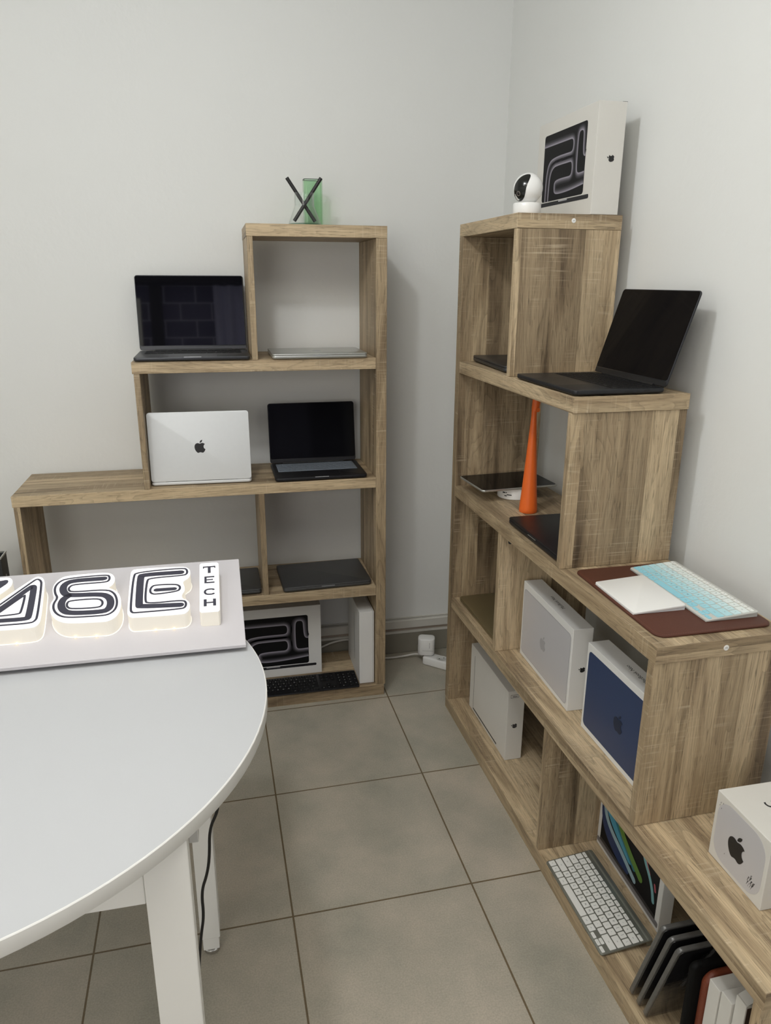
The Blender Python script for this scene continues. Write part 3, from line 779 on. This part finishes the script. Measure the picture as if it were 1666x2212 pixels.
# ------------------------------------------------------------------ tablet stack, lamp, camera, vases
hub = thing('charging_hub', 'round white hub under the tablet on the right shelf', 'hub', Bw(.187, .137, Z3))
link('hub_body', lathe([(0, 0), (.049, 0), (.051, .002), (.051, .032), (.049, .0345), (0, .0345)], 40), whiteplas_m, hub, smooth=True)
for a, z, w_, h_ in ((-60, .021, .009, .0034), (-51, .0215, .003, .003), (-40, .0155, .015, .0026), (-53, .0115, .008, .0026)):   # on the curved wall facing the room
    link('port', slab(w_, h_, .0012, .0006, .0001, 3), well_m, hub, R(math.radians(a)+RB, 'Z') @ T(.0504, 0, z) @ R(pi/2, 'Z') @ R(pi/2, 'X'))
tb = thing('tablet', 'tablet with black screen balanced on the round white hub', 'tablet', tuple(Vector(Bw(.153, .128, Z3+.0352))), RB+.06, rx=0.0)
link('shell', slab(.1785, .2476, .006, .012, .0014, 8), silverd_m, tb, smooth=True)
link('screen', slab(.1735, .2426, .0006, .010, .0002, 8, .0057), screen_m, tb)
for i in range(3): link('contact', lathe([(0, 0), (.0016, 0), (.0016, .0004), (0, .0004)], 10), chrome_m, tb, T(.0894, .05+.006*i, .003) @ R(pi/2, 'Y'))

lamp = thing('cone_lamp', 'tall orange cone-shaped lamp standing on the right shelf', 'lamp', Bw(.345, .1125, Z3))
prof = [(0, 0), (.0245, 0), (.0255, .0012), (.0255, .010)]
for i in range(1, 12): q = i/11; prof.append((.0255+(.0072-.0255)*(q**.92), .010+.266*q))
prof += [(.0068, .282), (0, .282)]
link('stand', lathe(prof, 36), orange_m, lamp, smooth=True)
link('neck', lathe([(0, .276), (.0074, .276), (.0074, .300), (0, .300)], 20), orange_m, lamp, smooth=True)
hd = link('head', lathe([(0, -.002), (.0100, -.002), (.0108, .004), (.0108, .062), (.0098, .066), (0, .066)], 24), orange_m, lamp, T(.003, 0, .290) @ R(.06, 'Y'), smooth=True)
link('hinge', tube([(0, -.0122, 0), (0, .0122, 0)], .0062, 16), orange_m, lamp, T(.005, 0, .292), smooth=True)

camt = thing('security_camera', 'small white dome security camera with black face on top of the right shelf', 'camera', Bw(.36, .050, ZT))
link('base', lathe([(0, 0), (.0335, 0), (.0345, .002), (.0345, .024), (.033, .0265), (0, .0265)], 40), whiteplas_m, camt, smooth=True)
hc = Vector((0, 0, .0265+.0335)); HR = .0362
bm = bmesh.new(); bmesh.ops.create_uvsphere(bm, u_segments=40, v_segments=24, radius=HR)
head = link('head', bm, whiteplas_m, camt, T(*hc), smooth=True)
# direction from the camera body towards the room, as a frame on the dome
vd = (Vector(CP)-(Vector(Bw(.36, .05, ZT))+hc)); vd.normalize(); rr = Vector((0,0,1)).cross(vd).normalized(); uu = vd.cross(rr)
inv = Matrix.Rotation(0, 3, 'Z')
camt.rotation_euler = (0, 0, 0)
outl = [(365,1018),(352,1062),(330,1110),(317,1160),(313,1210),(300,1258),(270,1288),(230,1284),(202,1250),(187,1200),(187,1140),(207,1082),(250,1036),(300,1012),(345,1006)]
pts = [((x-340)/167, (1157-y)/167) for x, y in outl]
def on_dome(x, y, r): return (rr*x+uu*y+vd*math.sqrt(max(0, 1-x*x-y*y)))*r
bm = bmesh.new(); cx = sum(p[0] for p in pts)/len(pts); cy = sum(p[1] for p in pts)/len(pts)
sp = [(p.x, p.y) for p in smooth_path([Vector(p) for p in pts], 2, True)]
rings = []
for s in (1, .8, .6, .4, .2): rings.append([bm.verts.new(on_dome(cx+(x-cx)*s, cy+(y-cy)*s, HR+.0004)) for x, y in sp])
ctr = bm.verts.new(on_dome(cx, cy, HR+.0004)); n_ = len(sp)
for a, b in zip(rings, rings[1:]):
    for i in range(n_): bm.faces.new((a[i], a[(i+1) % n_], b[(i+1) % n_], b[i]))
for i in range(n_): bm.faces.new((rings[-1][i], rings[-1][(i+1) % n_], ctr))
face = link('face', bm, mat('glossy_black_face', (.008,.009,.008,1), .12), head, smooth=True)
ld = on_dome((238-340)/167, (1157-1205)/167, 1.0); lm = ld.to_track_quat('Z', 'Y').to_matrix().to_4x4()
link('lens', lathe([(.0042, 0), (.0058, 0), (.0058, .0012), (.0046, .0014), (.0042, 0)], 24), mat('lens_ring', lin(120,112,104), .4), face, Matrix.Translation(ld*(HR-.0001)) @ lm)
link('lens_glass', lathe([(0, 0), (.0042, 0), (.0036, .0006), (0, .0009)], 24), screenr_m, face, Matrix.Translation(ld*(HR+.0001)) @ lm)

VX, VY = -.2355, .118
vase = thing('glass_holder', 'clear flared glass holding two crossed black sticks on top of the left shelf', 'glass', (VX, VY, ZT))
o_ = [(.0, .0), (.0522, 0), (.0527, .002), (.0505, .006), (.0300, .060), (.0297, .097)]
i_ = [(.0288, .097), (.0290, .060), (.0490, .0085), (0, .0085)]
link('vessel', lathe(o_[4:]+i_[:2], 40), glass_m, vase, smooth=True)
link('flared_body', lathe([(.0505, .0076), (.0300, .060)], 40), glass_m, vase, smooth=True)
link('glass_base', lathe([(0, .0002), (.0522, .0002), (.0527, .002), (.0505, .0075), (.0495, .0085), (0, .0085)], 40), glassb_m, vase, smooth=True)
for i, (a, b) in enumerate((((-.051, .0072, .140), (.033, .0062, .0165)), ((.052, -.0072, .140), (-.033, -.0062, .0165)))):
    A = Vector((VX, VY, ZT))+Vector(a); Bq = Vector((VX, VY, ZT))+Vector(b)
    st = tag(link('black_stick', tube([A, A.lerp(Bq, .02), A.lerp(Bq, .98), Bq], .0055, 14), mat('black_stick', (.012,.012,.012,1), .5), smooth=True),
        ('black stick in the flared glass leaning to the left', 'black stick in the flared glass leaning to the right')[i], 'stick', 'sticks in the flared glass')
gv = thing('glass_vase', 'tall green tinted glass vase behind the flared glass on the left shelf', 'vase', (-.198, .205, ZT))
bm = bmesh.new(); oo = rrect(.060, .045, .010, 6); ii = rrect(.054, .039, .008, 6); n_ = len(oo)
A0 = [bm.verts.new((x, y, .0005)) for x, y in oo]; A1 = [bm.verts.new((x, y, .144)) for x, y in oo]; B1 = [bm.verts.new((x, y, .144)) for x, y in ii]; B0 = [bm.verts.new((x, y, .006)) for x, y in ii]
for P, Q in ((A0, A1), (B1, B0)):
    for i in range(n_): bm.faces.new((P[i], P[(i+1) % n_], Q[(i+1) % n_], Q[i]))
bm.faces.new(A0[::-1]); bm.faces.new(B0)
link('vase_body', bm, green_m, gv, smooth=True)
bm = bmesh.new(); q1 = [bm.verts.new((x, y, .1442)) for x, y in oo]; q2 = [bm.verts.new((x, y, .1442)) for x, y in ii]; q3 = [bm.verts.new((x, y, .1458)) for x, y in oo]; q4 = [bm.verts.new((x, y, .1458)) for x, y in ii]
for P, Q in ((q1, q3), (q4, q2), (q3, q4)):
    for i in range(n_): bm.faces.new((P[i], P[(i+1) % n_], Q[(i+1) % n_], Q[i]))
link('rim', bm, greenrim_m, gv)

# dark steel box at the left end
t = thing('steel_box', 'dark steel open box at the left edge beside the left shelf', 'box', (-1.284, .0825, Z2))
bm = box(-.055, .055, -.0325, .0325, 0, .004); box(-.055, -.053, -.0325, .0325, 0, .18, bm=bm); box(.053, .055, -.0325, .0325, 0, .18, bm=bm)
box(-.053, .053, -.0325, -.0305, 0, .18, bm=bm); box(-.053, .053, .0305, .0325, 0, .18, bm=bm)
link('case', bm, darkmetal_m, t)
bm = box(-.0565, .0565, -.034, -.030, .176, .181); box(-.0565, .0565, .030, .034, .176, .181, bm=bm); box(-.0565, -.0525, -.030, .030, .176, .181, bm=bm); box(.0525, .0565, -.030, .030, .176, .181, bm=bm)
link('rim', bm, silverd_m, t)
link('latch', box(.0552, .0562, -.006, .000, .085, .115), silverd_m, t)

# ------------------------------------------------------------------ lower right row of tablets, cases and cartons
LEAN = math.radians(15.6)
for i, l0 in enumerate((1.190, 1.2155, 1.240)):
    lab = ('leftmost of three leaning black tablets in plastic wrap, next to the colourful carton', 'middle of three leaning black tablets in plastic wrap', 'last of three leaning black tablets in plastic wrap, beside the black case')[i]
    t = thing('wrapped_tablet', lab, 'tablet', Bw(l0, .012, Z1+.0034), RB, 'wrapped tablets leaning on the bottom board', ry=LEAN)
    bm = slab(.252, .190, .0095, .012, .002, 6, 0, .126, .095)
    link('shell', bm, wrapedge_m, t, R(-pi/2, 'Y') @ T(0, 0, -.0097), smooth=True)
    link('screen', slab(.244, .182, .0012, .009, .0004, 6, 0, .126, .095), wrap_m, t, R(-pi/2, 'Y') @ T(0, 0, -.0108), smooth=True)
    link('film', slab(.244, .182, .0010, .009, .0004, 6, 0, .126, .095), wrap_m, t, R(-pi/2, 'Y') @ T(0, 0, -.0003), smooth=True)
t = tag(link('tablet_case', slab(.240, .185, .015, .014, .005, 6, 0, .120, .0925), leatherb_m, None, T(*Bw(1.3475, .022, Z1+.0005)) @ R(RB, 'Z') @ R(-pi/2, 'Y'), smooth=True), 'black upright case between the wrapped tablets and the brown case', 'case')
t = tag(link('tablet_case', slab(.232, .178, .017, .026, .006, 8, 0, .116, .089), leather2_m, None, T(*Bw(1.3660, .038, Z1+.0005)) @ R(RB, 'Z') @ R(-pi/2, 'Y'), smooth=True), 'brown leather case standing between the black case and white cartons', 'case')
for i, (l0, l1, hh, dd) in enumerate(((1.3685, 1.3955, .234, .040), (1.3970, 1.4235, .238, .042), (1.4250, 1.4490, .262, .046), (1.4505, 1.4795, .160, .034))):
    lab = ('slim white carton touching the brown leather case', 'second slim white carton from the brown case', 'slim white carton with an open flap', 'shortest slim white carton beside the end panel')[i]
    t = pbox('slim_box', lab, Bw((l0+l1)/2, dd, Z1), RB, l1-l0, .17, hh, white2_m, group='slim cartons on the bottom board')
    if i == 2:
        link('opening_shade_plate', box((l1-l0)/2-.0004, (l1-l0)/2+.0004, .0025, .11, hh-.058, hh-.005), openshade_m, t)  # dark plate on the carton side, painted as a shaded opening
        link('flap', box(-.0115, .0115, 0, .0012, 0, .022), white2_m, t, T(0, .003, hh+.0006) @ R(-1.15, 'X'))
t = pbox('slim_box', 'white carton peeking up behind the wrapped tablets', Bw(1.3240, .100, Z1), RB, .014, .10, .240, white_m, group=None)

# ------------------------------------------------------------------ power strip, charger, cables
sp_a = math.atan2(-.67, .74)
t = thing('power_strip', 'white power strip on the floor in the corner between the shelves', 'power strip', (.300, .118, 0), sp_a)
link('housing', slab(.250, .050, .034, .008, .005, 6, .0005), whiteplas_m, t, smooth=True)
for i, x in enumerate((-.095, -.052, .002, .056)):
    if i == 0: continue
    s_ = link('socket', lathe([(.019, .0002), (.0205, .0010), (.019, .0012), (.0178, .0004), (0, .0004)], 28), mat('socket_white', lin(214,214,210), .35), t, T(x, 0, .0342), smooth=True)
    for dx in (-.0095, .0095): link('socket_hole', lathe([(0, 0), (.0026, 0), (.0026, .0004), (0, .0004)], 10), plug_m, s_, T(dx*.7, dx*.7, .0005))
t = thing('charger', 'white cube charger plugged into the power strip', 'charger', (.213, .205, .0365), -.32)
bm = slab(.066, .050, .070, .018, .004, 8); link('body', bm, whiteplas_m, t, smooth=True)
link('pin', lathe([(0, -.002), (.008, -.002), (.008, .001), (0, .001)], 12), plug_m, t)
link('port', slab(.012, .020, .0008, .002, .0002, 4), well_m, t, T(-.0327, -.004, .048) @ R(-pi/2, 'Z') @ R(pi/2, 'X'))
bm = bmesh.new()
for i, (a, b) in enumerate(((0, .003), (.0006, .0026), (0, .003), (.001, .003), (0, .002), (.0004, .003), (0, .003))): box(a, b, -.0003, 0, .034+.0034*i, .0352+.0034*i, bm=bm)
link('printed_mark', bm, grayink_m, t, T(.012, -.0250, 0))
link('seam', box(-.014, .028, -.0253, -.0248, .0215, .0220), grayink_m, t)
P = [(.205, .222, .018), (.180, .236, .022), (.14, .245, .012), (.09, .250, .006), (.04, .255, .006), (.005, .262, .006)]
P2 = [(.005, .262, .006), (.002, .2875, .02), (-.02, .2875, .055), (-.08, .2868, .088), (-.12, .2868, .087), (-.16, .2868, .079), (-.19, .2868, .066), (-.25, .287, .05), (-.32, .287, .03), (-.40, .287, .02)]
tag(link('cable', tube(smooth_path(P+P2[1:], 3), .0042, 10), cable_m, smooth=True), 'white cable from the power strip running behind the left shelf', 'cable')

# ------------------------------------------------------------------ table
TC = Vector((-1.026, -1.099, 0)); TR_, TZ = .550, .740
t = thing('round_table', 'round white table on rectangular legs in the left foreground', 'table', (TC.x, TC.y, 0))
link('table_top', lathe([(0, TZ-.025), (TR_-.002, TZ-.025), (TR_-.002, TZ), (0, TZ)], 128), whitelam_m, t, smooth=True)
link('edge_band', lathe([(TR_-.0022, TZ-.0252), (TR_-.001, TZ-.0252), (TR_, TZ-.024), (TR_, TZ-.0012), (TR_-.0012, TZ+.0002), (TR_-.0022, TZ+.0002)], 128), mat('white_edge_band', lin(238,238,235), .4), t, smooth=True)
def leg(x0, x1, y0, y1, glide=True, zb=0.0):
    x0, x1, y0, y1 = x0-TC.x, x1-TC.x, y0-TC.y, y1-TC.y
    lg = link('leg', box(x0, x1, y0, y1, .062, TZ-.0255, .002, 2), whitemet_m, t)
    link('foot_sleeve', box(x0+.004, x1-.003, y0+.004, y1-.004, .028, .0635, .001), whitemet_m, lg)
    cx, cy = (x0+x1)/2, (y0+y1)/2
    pr = [(0, .0005), (.014, .0005), (.018, .006), (.018, .013), (.011, .020), (.006, .022), (.006, .030), (0, .030)]
    bm = lathe(pr, 24, axis=(cx, cy)); link('levelling_foot', bm, chrome_m, lg, smooth=True)['label'] = 'grey levelling foot'
leg(-.642, -.600, -1.005, -.945)
leg(-.6725, -.6105, -1.457, -1.425)
leg(-1.452, -1.410, -1.005, -.945); leg(-1.4415, -1.3795, -1.457, -1.425)
link('rail', box(-1.3795-TC.x, -.6735-TC.x, -1.452-TC.y, -1.430-TC.y, .612, TZ-.0255, .001), whitemet_m, t)
link('rail', box(-1.409-TC.x, -.643-TC.x, -.990-TC.y, -.965-TC.y, .612, TZ-.0255, .001), whitemet_m, t)
link('rail', box(-.640-TC.x, -.618-TC.x, -1.424-TC.y, -1.006-TC.y, .640, TZ-.0255, .001), whitemet_m, t)
link('bracket', box(-.6165-TC.x, -.602-TC.x, -1.36-TC.y, -1.335-TC.y, .625, TZ-.0255, .001), whiteplas_m, t)

# cable hanging beside the legs
P = [(-.590, -1.12, .700), (-.580, -1.12, .60), (-.5785, -1.12, .50), (-.582, -1.12, .482), (-.598, -1.12, .4486), (-.602, -1.12, .3841), (-.609, -1.12, .3439), (-.623, -1.12, .304), (-.622, -1.12, .2436), (-.6307, -1.12, .1971), (-.640, -1.118, .12), (-.646, -1.11, .04), (-.66, -1.09, .0045), (-.72, -1.06, .0045)]
tag(link('cable', tube(smooth_path(P, 3), .0030, 10), cableb_m, smooth=True), 'black cable hanging down from under the round table', 'cable')

# ------------------------------------------------------------------ illuminated sign on the table
UV = {"E_out":[[-0.2299,0.2341],[-0.2277,0.2474],[-0.221,0.254],[-0.1233,0.2501],[-0.1098,0.2437],[-0.1039,0.2315],[-0.1031,0.2157],[-0.1069,0.2008],[-0.1172,0.192],[-0.1183,0.1825],[-0.1142,0.1677],[-0.1146,0.1526],[-0.1201,0.1407],[-0.1191,0.1259],[-0.1081,0.1186],[-0.1026,0.1045],[-0.1036,0.0855],[-0.109,0.0757],[-0.1165,0.071],[-0.2083,0.074],[-0.2172,0.0754],[-0.2239,0.0853],[-0.2256,0.0988]],"E_bold":[[-0.1234,0.2261],[-0.2046,0.2273],[-0.2079,0.2186],[-0.2044,0.1144],[-0.2017,0.1096],[-0.1218,0.1035]],"E_pill":[[-0.1723,0.1646],[-0.1358,0.1639]],"E_thin":[[-0.1181,0.243],[-0.1103,0.2343],[-0.1101,0.2179],[-0.1182,0.2129],[-0.1885,0.2121],[-0.1937,0.202],[-0.1932,0.1303],[-0.1875,0.1173],[-0.1175,0.12],[-0.1101,0.11],[-0.1117,0.0938],[-0.1199,0.0891],[-0.2078,0.0892],[-0.216,0.0904],[-0.22,0.1032],[-0.2227,0.2238],[-0.2174,0.2397]],"E_thin2":[[-0.1764,0.184],[-0.1331,0.1811],[-0.1246,0.1728],[-0.1237,0.1621],[-0.1292,0.1536],[-0.1731,0.1486],[-0.1828,0.1535],[-0.1853,0.1665],[-0.1825,0.1778]],"8_out":[[-0.3581,0.2472],[-0.2854,0.2495],[-0.2703,0.243],[-0.262,0.2295],[-0.2599,0.2111],[-0.2641,0.1957],[-0.2728,0.1888],[-0.2561,0.1771],[-0.2459,0.1595],[-0.2402,0.1362],[-0.2391,0.1062],[-0.2445,0.0832],[-0.2579,0.0698],[-0.2753,0.0694],[-0.3335,0.0739],[-0.352,0.0828],[-0.366,0.0993],[-0.3754,0.1216],[-0.3787,0.1462],[-0.3733,0.1646],[-0.3797,0.1823],[-0.3835,0.2057],[-0.3798,0.2257],[-0.3713,0.2412]],"8_bold":[[-0.2834,0.2248],[-0.3457,0.2255],[-0.3598,0.2157],[-0.3625,0.1986],[-0.3571,0.1806],[-0.3472,0.1701],[-0.2828,0.1662],[-0.2663,0.1541],[-0.2597,0.1337],[-0.2614,0.1111],[-0.273,0.1023],[-0.3352,0.1065],[-0.35,0.1177],[-0.3573,0.1375],[-0.3559,0.1581],[-0.347,0.169]],"8_thin":[[-0.2779,0.2392],[-0.2718,0.2291],[-0.2718,0.2158],[-0.2781,0.2096],[-0.3421,0.2107],[-0.3499,0.2025],[-0.3501,0.191],[-0.3421,0.1818],[-0.2737,0.182],[-0.2567,0.1668],[-0.2479,0.1374],[-0.2482,0.1075],[-0.26,0.0908],[-0.2775,0.0893],[-0.3361,0.0921],[-0.3548,0.1012],[-0.3679,0.1204],[-0.3725,0.1441],[-0.3669,0.1653],[-0.3748,0.1816],[-0.3791,0.2051],[-0.3735,0.2248],[-0.3596,0.2359]],"8_thin2":[[-0.3415,0.1515],[-0.2873,0.1511],[-0.2771,0.1407],[-0.276,0.1252],[-0.2836,0.1183],[-0.3343,0.1212],[-0.3443,0.1291],[-0.3463,0.1435]],"M_out":[[-0.4779,0.172],[-0.4282,0.2477],[-0.42,0.2537],[-0.4095,0.2468],[-0.4025,0.229],[-0.3997,0.2081],[-0.3868,0.0948],[-0.3895,0.0775],[-0.3992,0.0691],[-0.4564,0.0707],[-0.5276,0.0721],[-0.5314,0.0872]],"M_thin":[[-0.4747,0.1569],[-0.4284,0.2317],[-0.4204,0.2436],[-0.4118,0.2363],[-0.4073,0.2209],[-0.3954,0.1038],[-0.3975,0.0914],[-0.4049,0.0849],[-0.4597,0.0859],[-0.5179,0.0876],[-0.5147,0.0969]],"M_bold":[[-0.4711,0.1399],[-0.428,0.2123],[-0.4225,0.2156],[-0.4198,0.2054],[-0.4116,0.1063],[-0.4147,0.1001],[-0.4629,0.1014],[-0.4996,0.1031],[-0.4976,0.1068]],"M_thin2":[[-0.4691,0.1306],[-0.4359,0.1823],[-0.4324,0.184],[-0.4293,0.1246],[-0.4326,0.1193],[-0.4663,0.1173],[-0.4778,0.118]],"M_left":[[-0.5875,0.2621],[-0.4961,0.2576],[-0.4794,0.2582],[-0.4707,0.2497],[-0.467,0.2373],[-0.4673,0.221],[-0.4828,0.1949],[-0.5164,0.151],[-0.5665,0.1481]],"M_leftdark":[[-0.5748,0.2473],[-0.4935,0.2453],[-0.4805,0.2488],[-0.476,0.2428],[-0.4766,0.234],[-0.4875,0.2171],[-0.5233,0.168],[-0.5604,0.1683]],"T_out":[[-0.0836,0.2509],[-0.0802,0.2563],[-0.0461,0.256],[-0.0421,0.2502],[-0.0434,0.0748],[-0.0463,0.0704],[-0.0799,0.0712],[-0.0833,0.076]],"t_T":[[-0.0763,0.2143],[-0.0494,0.2421]],"t_E":[[-0.0735,0.1748],[-0.0521,0.2014]],"t_C":[[-0.0756,0.1307],[-0.0523,0.1538]],"t_H":[[-0.0752,0.0904],[-0.0504,0.1155]]}
SO = Vector((-.511, -.976, .756)); TAU = math.atan2(.064, .316)
t = thing('light_sign', 'white sign with glowing raised letters lying on the round table', 'sign', SO, 0, rx=TAU)
BW_, BH_ = .72, .3215
bm = box(-BW_, .004, 0, BH_, -.008, 0, .0008)
link('panel', bm, signboard_m, t)
# supports under the panel: front pads and a rear block, all on the table top
link('support', box(-.36, -.14, .010, .030, -.0105, -.008), whiteplas_m, t)
link('support', box(-.62, -.34, .15, .17, -.035, -.008), whiteplas_m, t)
def letter(name, keys, parts, dots):
    ob = None; bm = bmesh.new()
    for kx in keys:
        P = [(p.x, p.y) for p in smooth_path([Vector(q) for q in UV[kx]], 2, True)]
        ar = sum(a[0]*b[1]-b[0]*a[1] for a, b in zip(P, P[1:]+P[:1]))
        if ar < 0: P = P[::-1]
        prism(P, .0003, .0345, bm)
    ob = link(name, bm, signside_m, t)
    ob['label'] = 'glowing letter'
    bm = bmesh.new()
    for kx in keys:
        P = [(p.x, p.y) for p in smooth_path([Vector(q) for q in UV[kx]], 2, True)]
        ar = sum(a[0]*b[1]-b[0]*a[1] for a, b in zip(P, P[1:]+P[:1]))
        if ar < 0: P = P[::-1]
        prism(P, .0346, .0360, bm)
    link('letter_face', bm, signface_m, ob)
    bm = bmesh.new()
    for kind, kx, wd in parts:
        L = [Vector(q) for q in UV[kx]]
        if kind == 'thin': ribbon([(p.x, p.y) for p in smooth_path(L, 2, True)], wd, .0361, .0002, True, bm=bm)
        elif kind == 'bold': ribbon([(p.x, p.y) for p in smooth_path(L, 2)], wd, .0361, .0002, bm=bm)
        elif kind == 'loop': ribbon([(p.x, p.y) for p in smooth_path(L, 2, True)], wd, .0361, .0002, True, bm=bm)
        elif kind == 'fill':
            P = [(p.x, p.y) for p in smooth_path(L, 1, True)]
            if sum(a[0]*b[1]-b[0]*a[1] for a, b in zip(P, P[1:]+P[:1])) < 0: P = P[::-1]
            prism(P, .0361, .0363, bm)
    link('letter_line', bm, signink_m, ob)
    bm = bmesh.new()
    for kx in keys: ribbon([(p.x, p.y) for p in smooth_path([Vector(q) for q in UV[kx]], 2, True)], .0030, .0002, .0012, True, bm=bm)
    link('base_edge', bm, mat('clear_acrylic_edge', (.9,.88,.84,1), .3, emit=(1.0,.96,.88,1), estr=.35), ob)
    for x, y in dots:
        link('led', lathe([(0, .001), (.0022, .0016), (.0026, .003), (.0018, .0044), (0, .005)], 12), led_m, ob, T(x, y, 0), smooth=True)
    return ob
letter('letter', ['E_out'], [('bold','E_bold',.0150), ('bold','E_pill',.0115), ('thin','E_thin',.0046), ('thin','E_thin2',.0046)], [(-.172, .0712), (-.136, .0702)])
letter('letter', ['8_out'], [('bold','8_bold',.0148), ('thin','8_thin',.0046), ('thin','8_thin2',.0046)], [(-.325, .0715), (-.285, .0680)])
letter('letter', ['M_out', 'M_left'], [('loop','M_bold',.013), ('thin','M_thin',.0046), ('thin','M_thin2',.0046), ('fill','M_leftdark',0)], [(-.432, .0678), (-.482, .0690)])
P = UV['T_out']; P = P[::-1]
ob = link('letter_block', prism(P, .0003, .0345), signside_m, t)
link('letter_face', prism(P, .0346, .0360), signface_m, ob)
bm = bmesh.new(); s_ = .0048
def stroke(L, w_=s_): ribbon(L, w_, .0361, .0002, caps=False, bm=bm)
(x0, y0), (x1, y1) = UV['t_T']; xm = (x0+x1)/2; stroke([(x0, y1-s_/2), (x1, y1-s_/2)]); stroke([(xm, y1-s_), (xm, y0)], .0062)
stroke([(x0+.0011, y1), (x0+.0011, y1-.0088)], .0022); stroke([(x1-.0011, y1), (x1-.0011, y1-.0088)], .0022)
(x0, y0), (x1, y1) = UV['t_E']; stroke([(x1, y1-s_/2), (x0+s_, y1-s_/2)]); stroke([(x0+s_/2, y1), (x0+s_/2, y0)]); stroke([(x1, y0+s_/2), (x0+s_, y0+s_/2)]); stroke([(x1-.003, (y0+y1)/2), (x0+s_, (y0+y1)/2)], .004)
(x0, y0), (x1, y1) = UV['t_C']; cp = smooth_path([Vector(q) for q in ((x1-.002, y1-.0065), (x1-.003, y1-.002), (x0+.008, y1-.002), (x0+.003, y1-.007), (x0+.003, y0+.007), (x0+.008, y0+.002), (x1-.003, y0+.002), (x1-.002, y0+.006))], 2); stroke([(p.x, p.y) for p in cp], .0046)
(x0, y0), (x1, y1) = UV['t_H']; stroke([(x0+.003, y1), (x0+.003, y0)], .006); stroke([(x1-.003, y1), (x1-.003, y0)], .006); stroke([(x0+.006, (y0+y1)/2), (x1-.006, (y0+y1)/2)], .0045)
link('letter_line', bm, signink_m, ob)
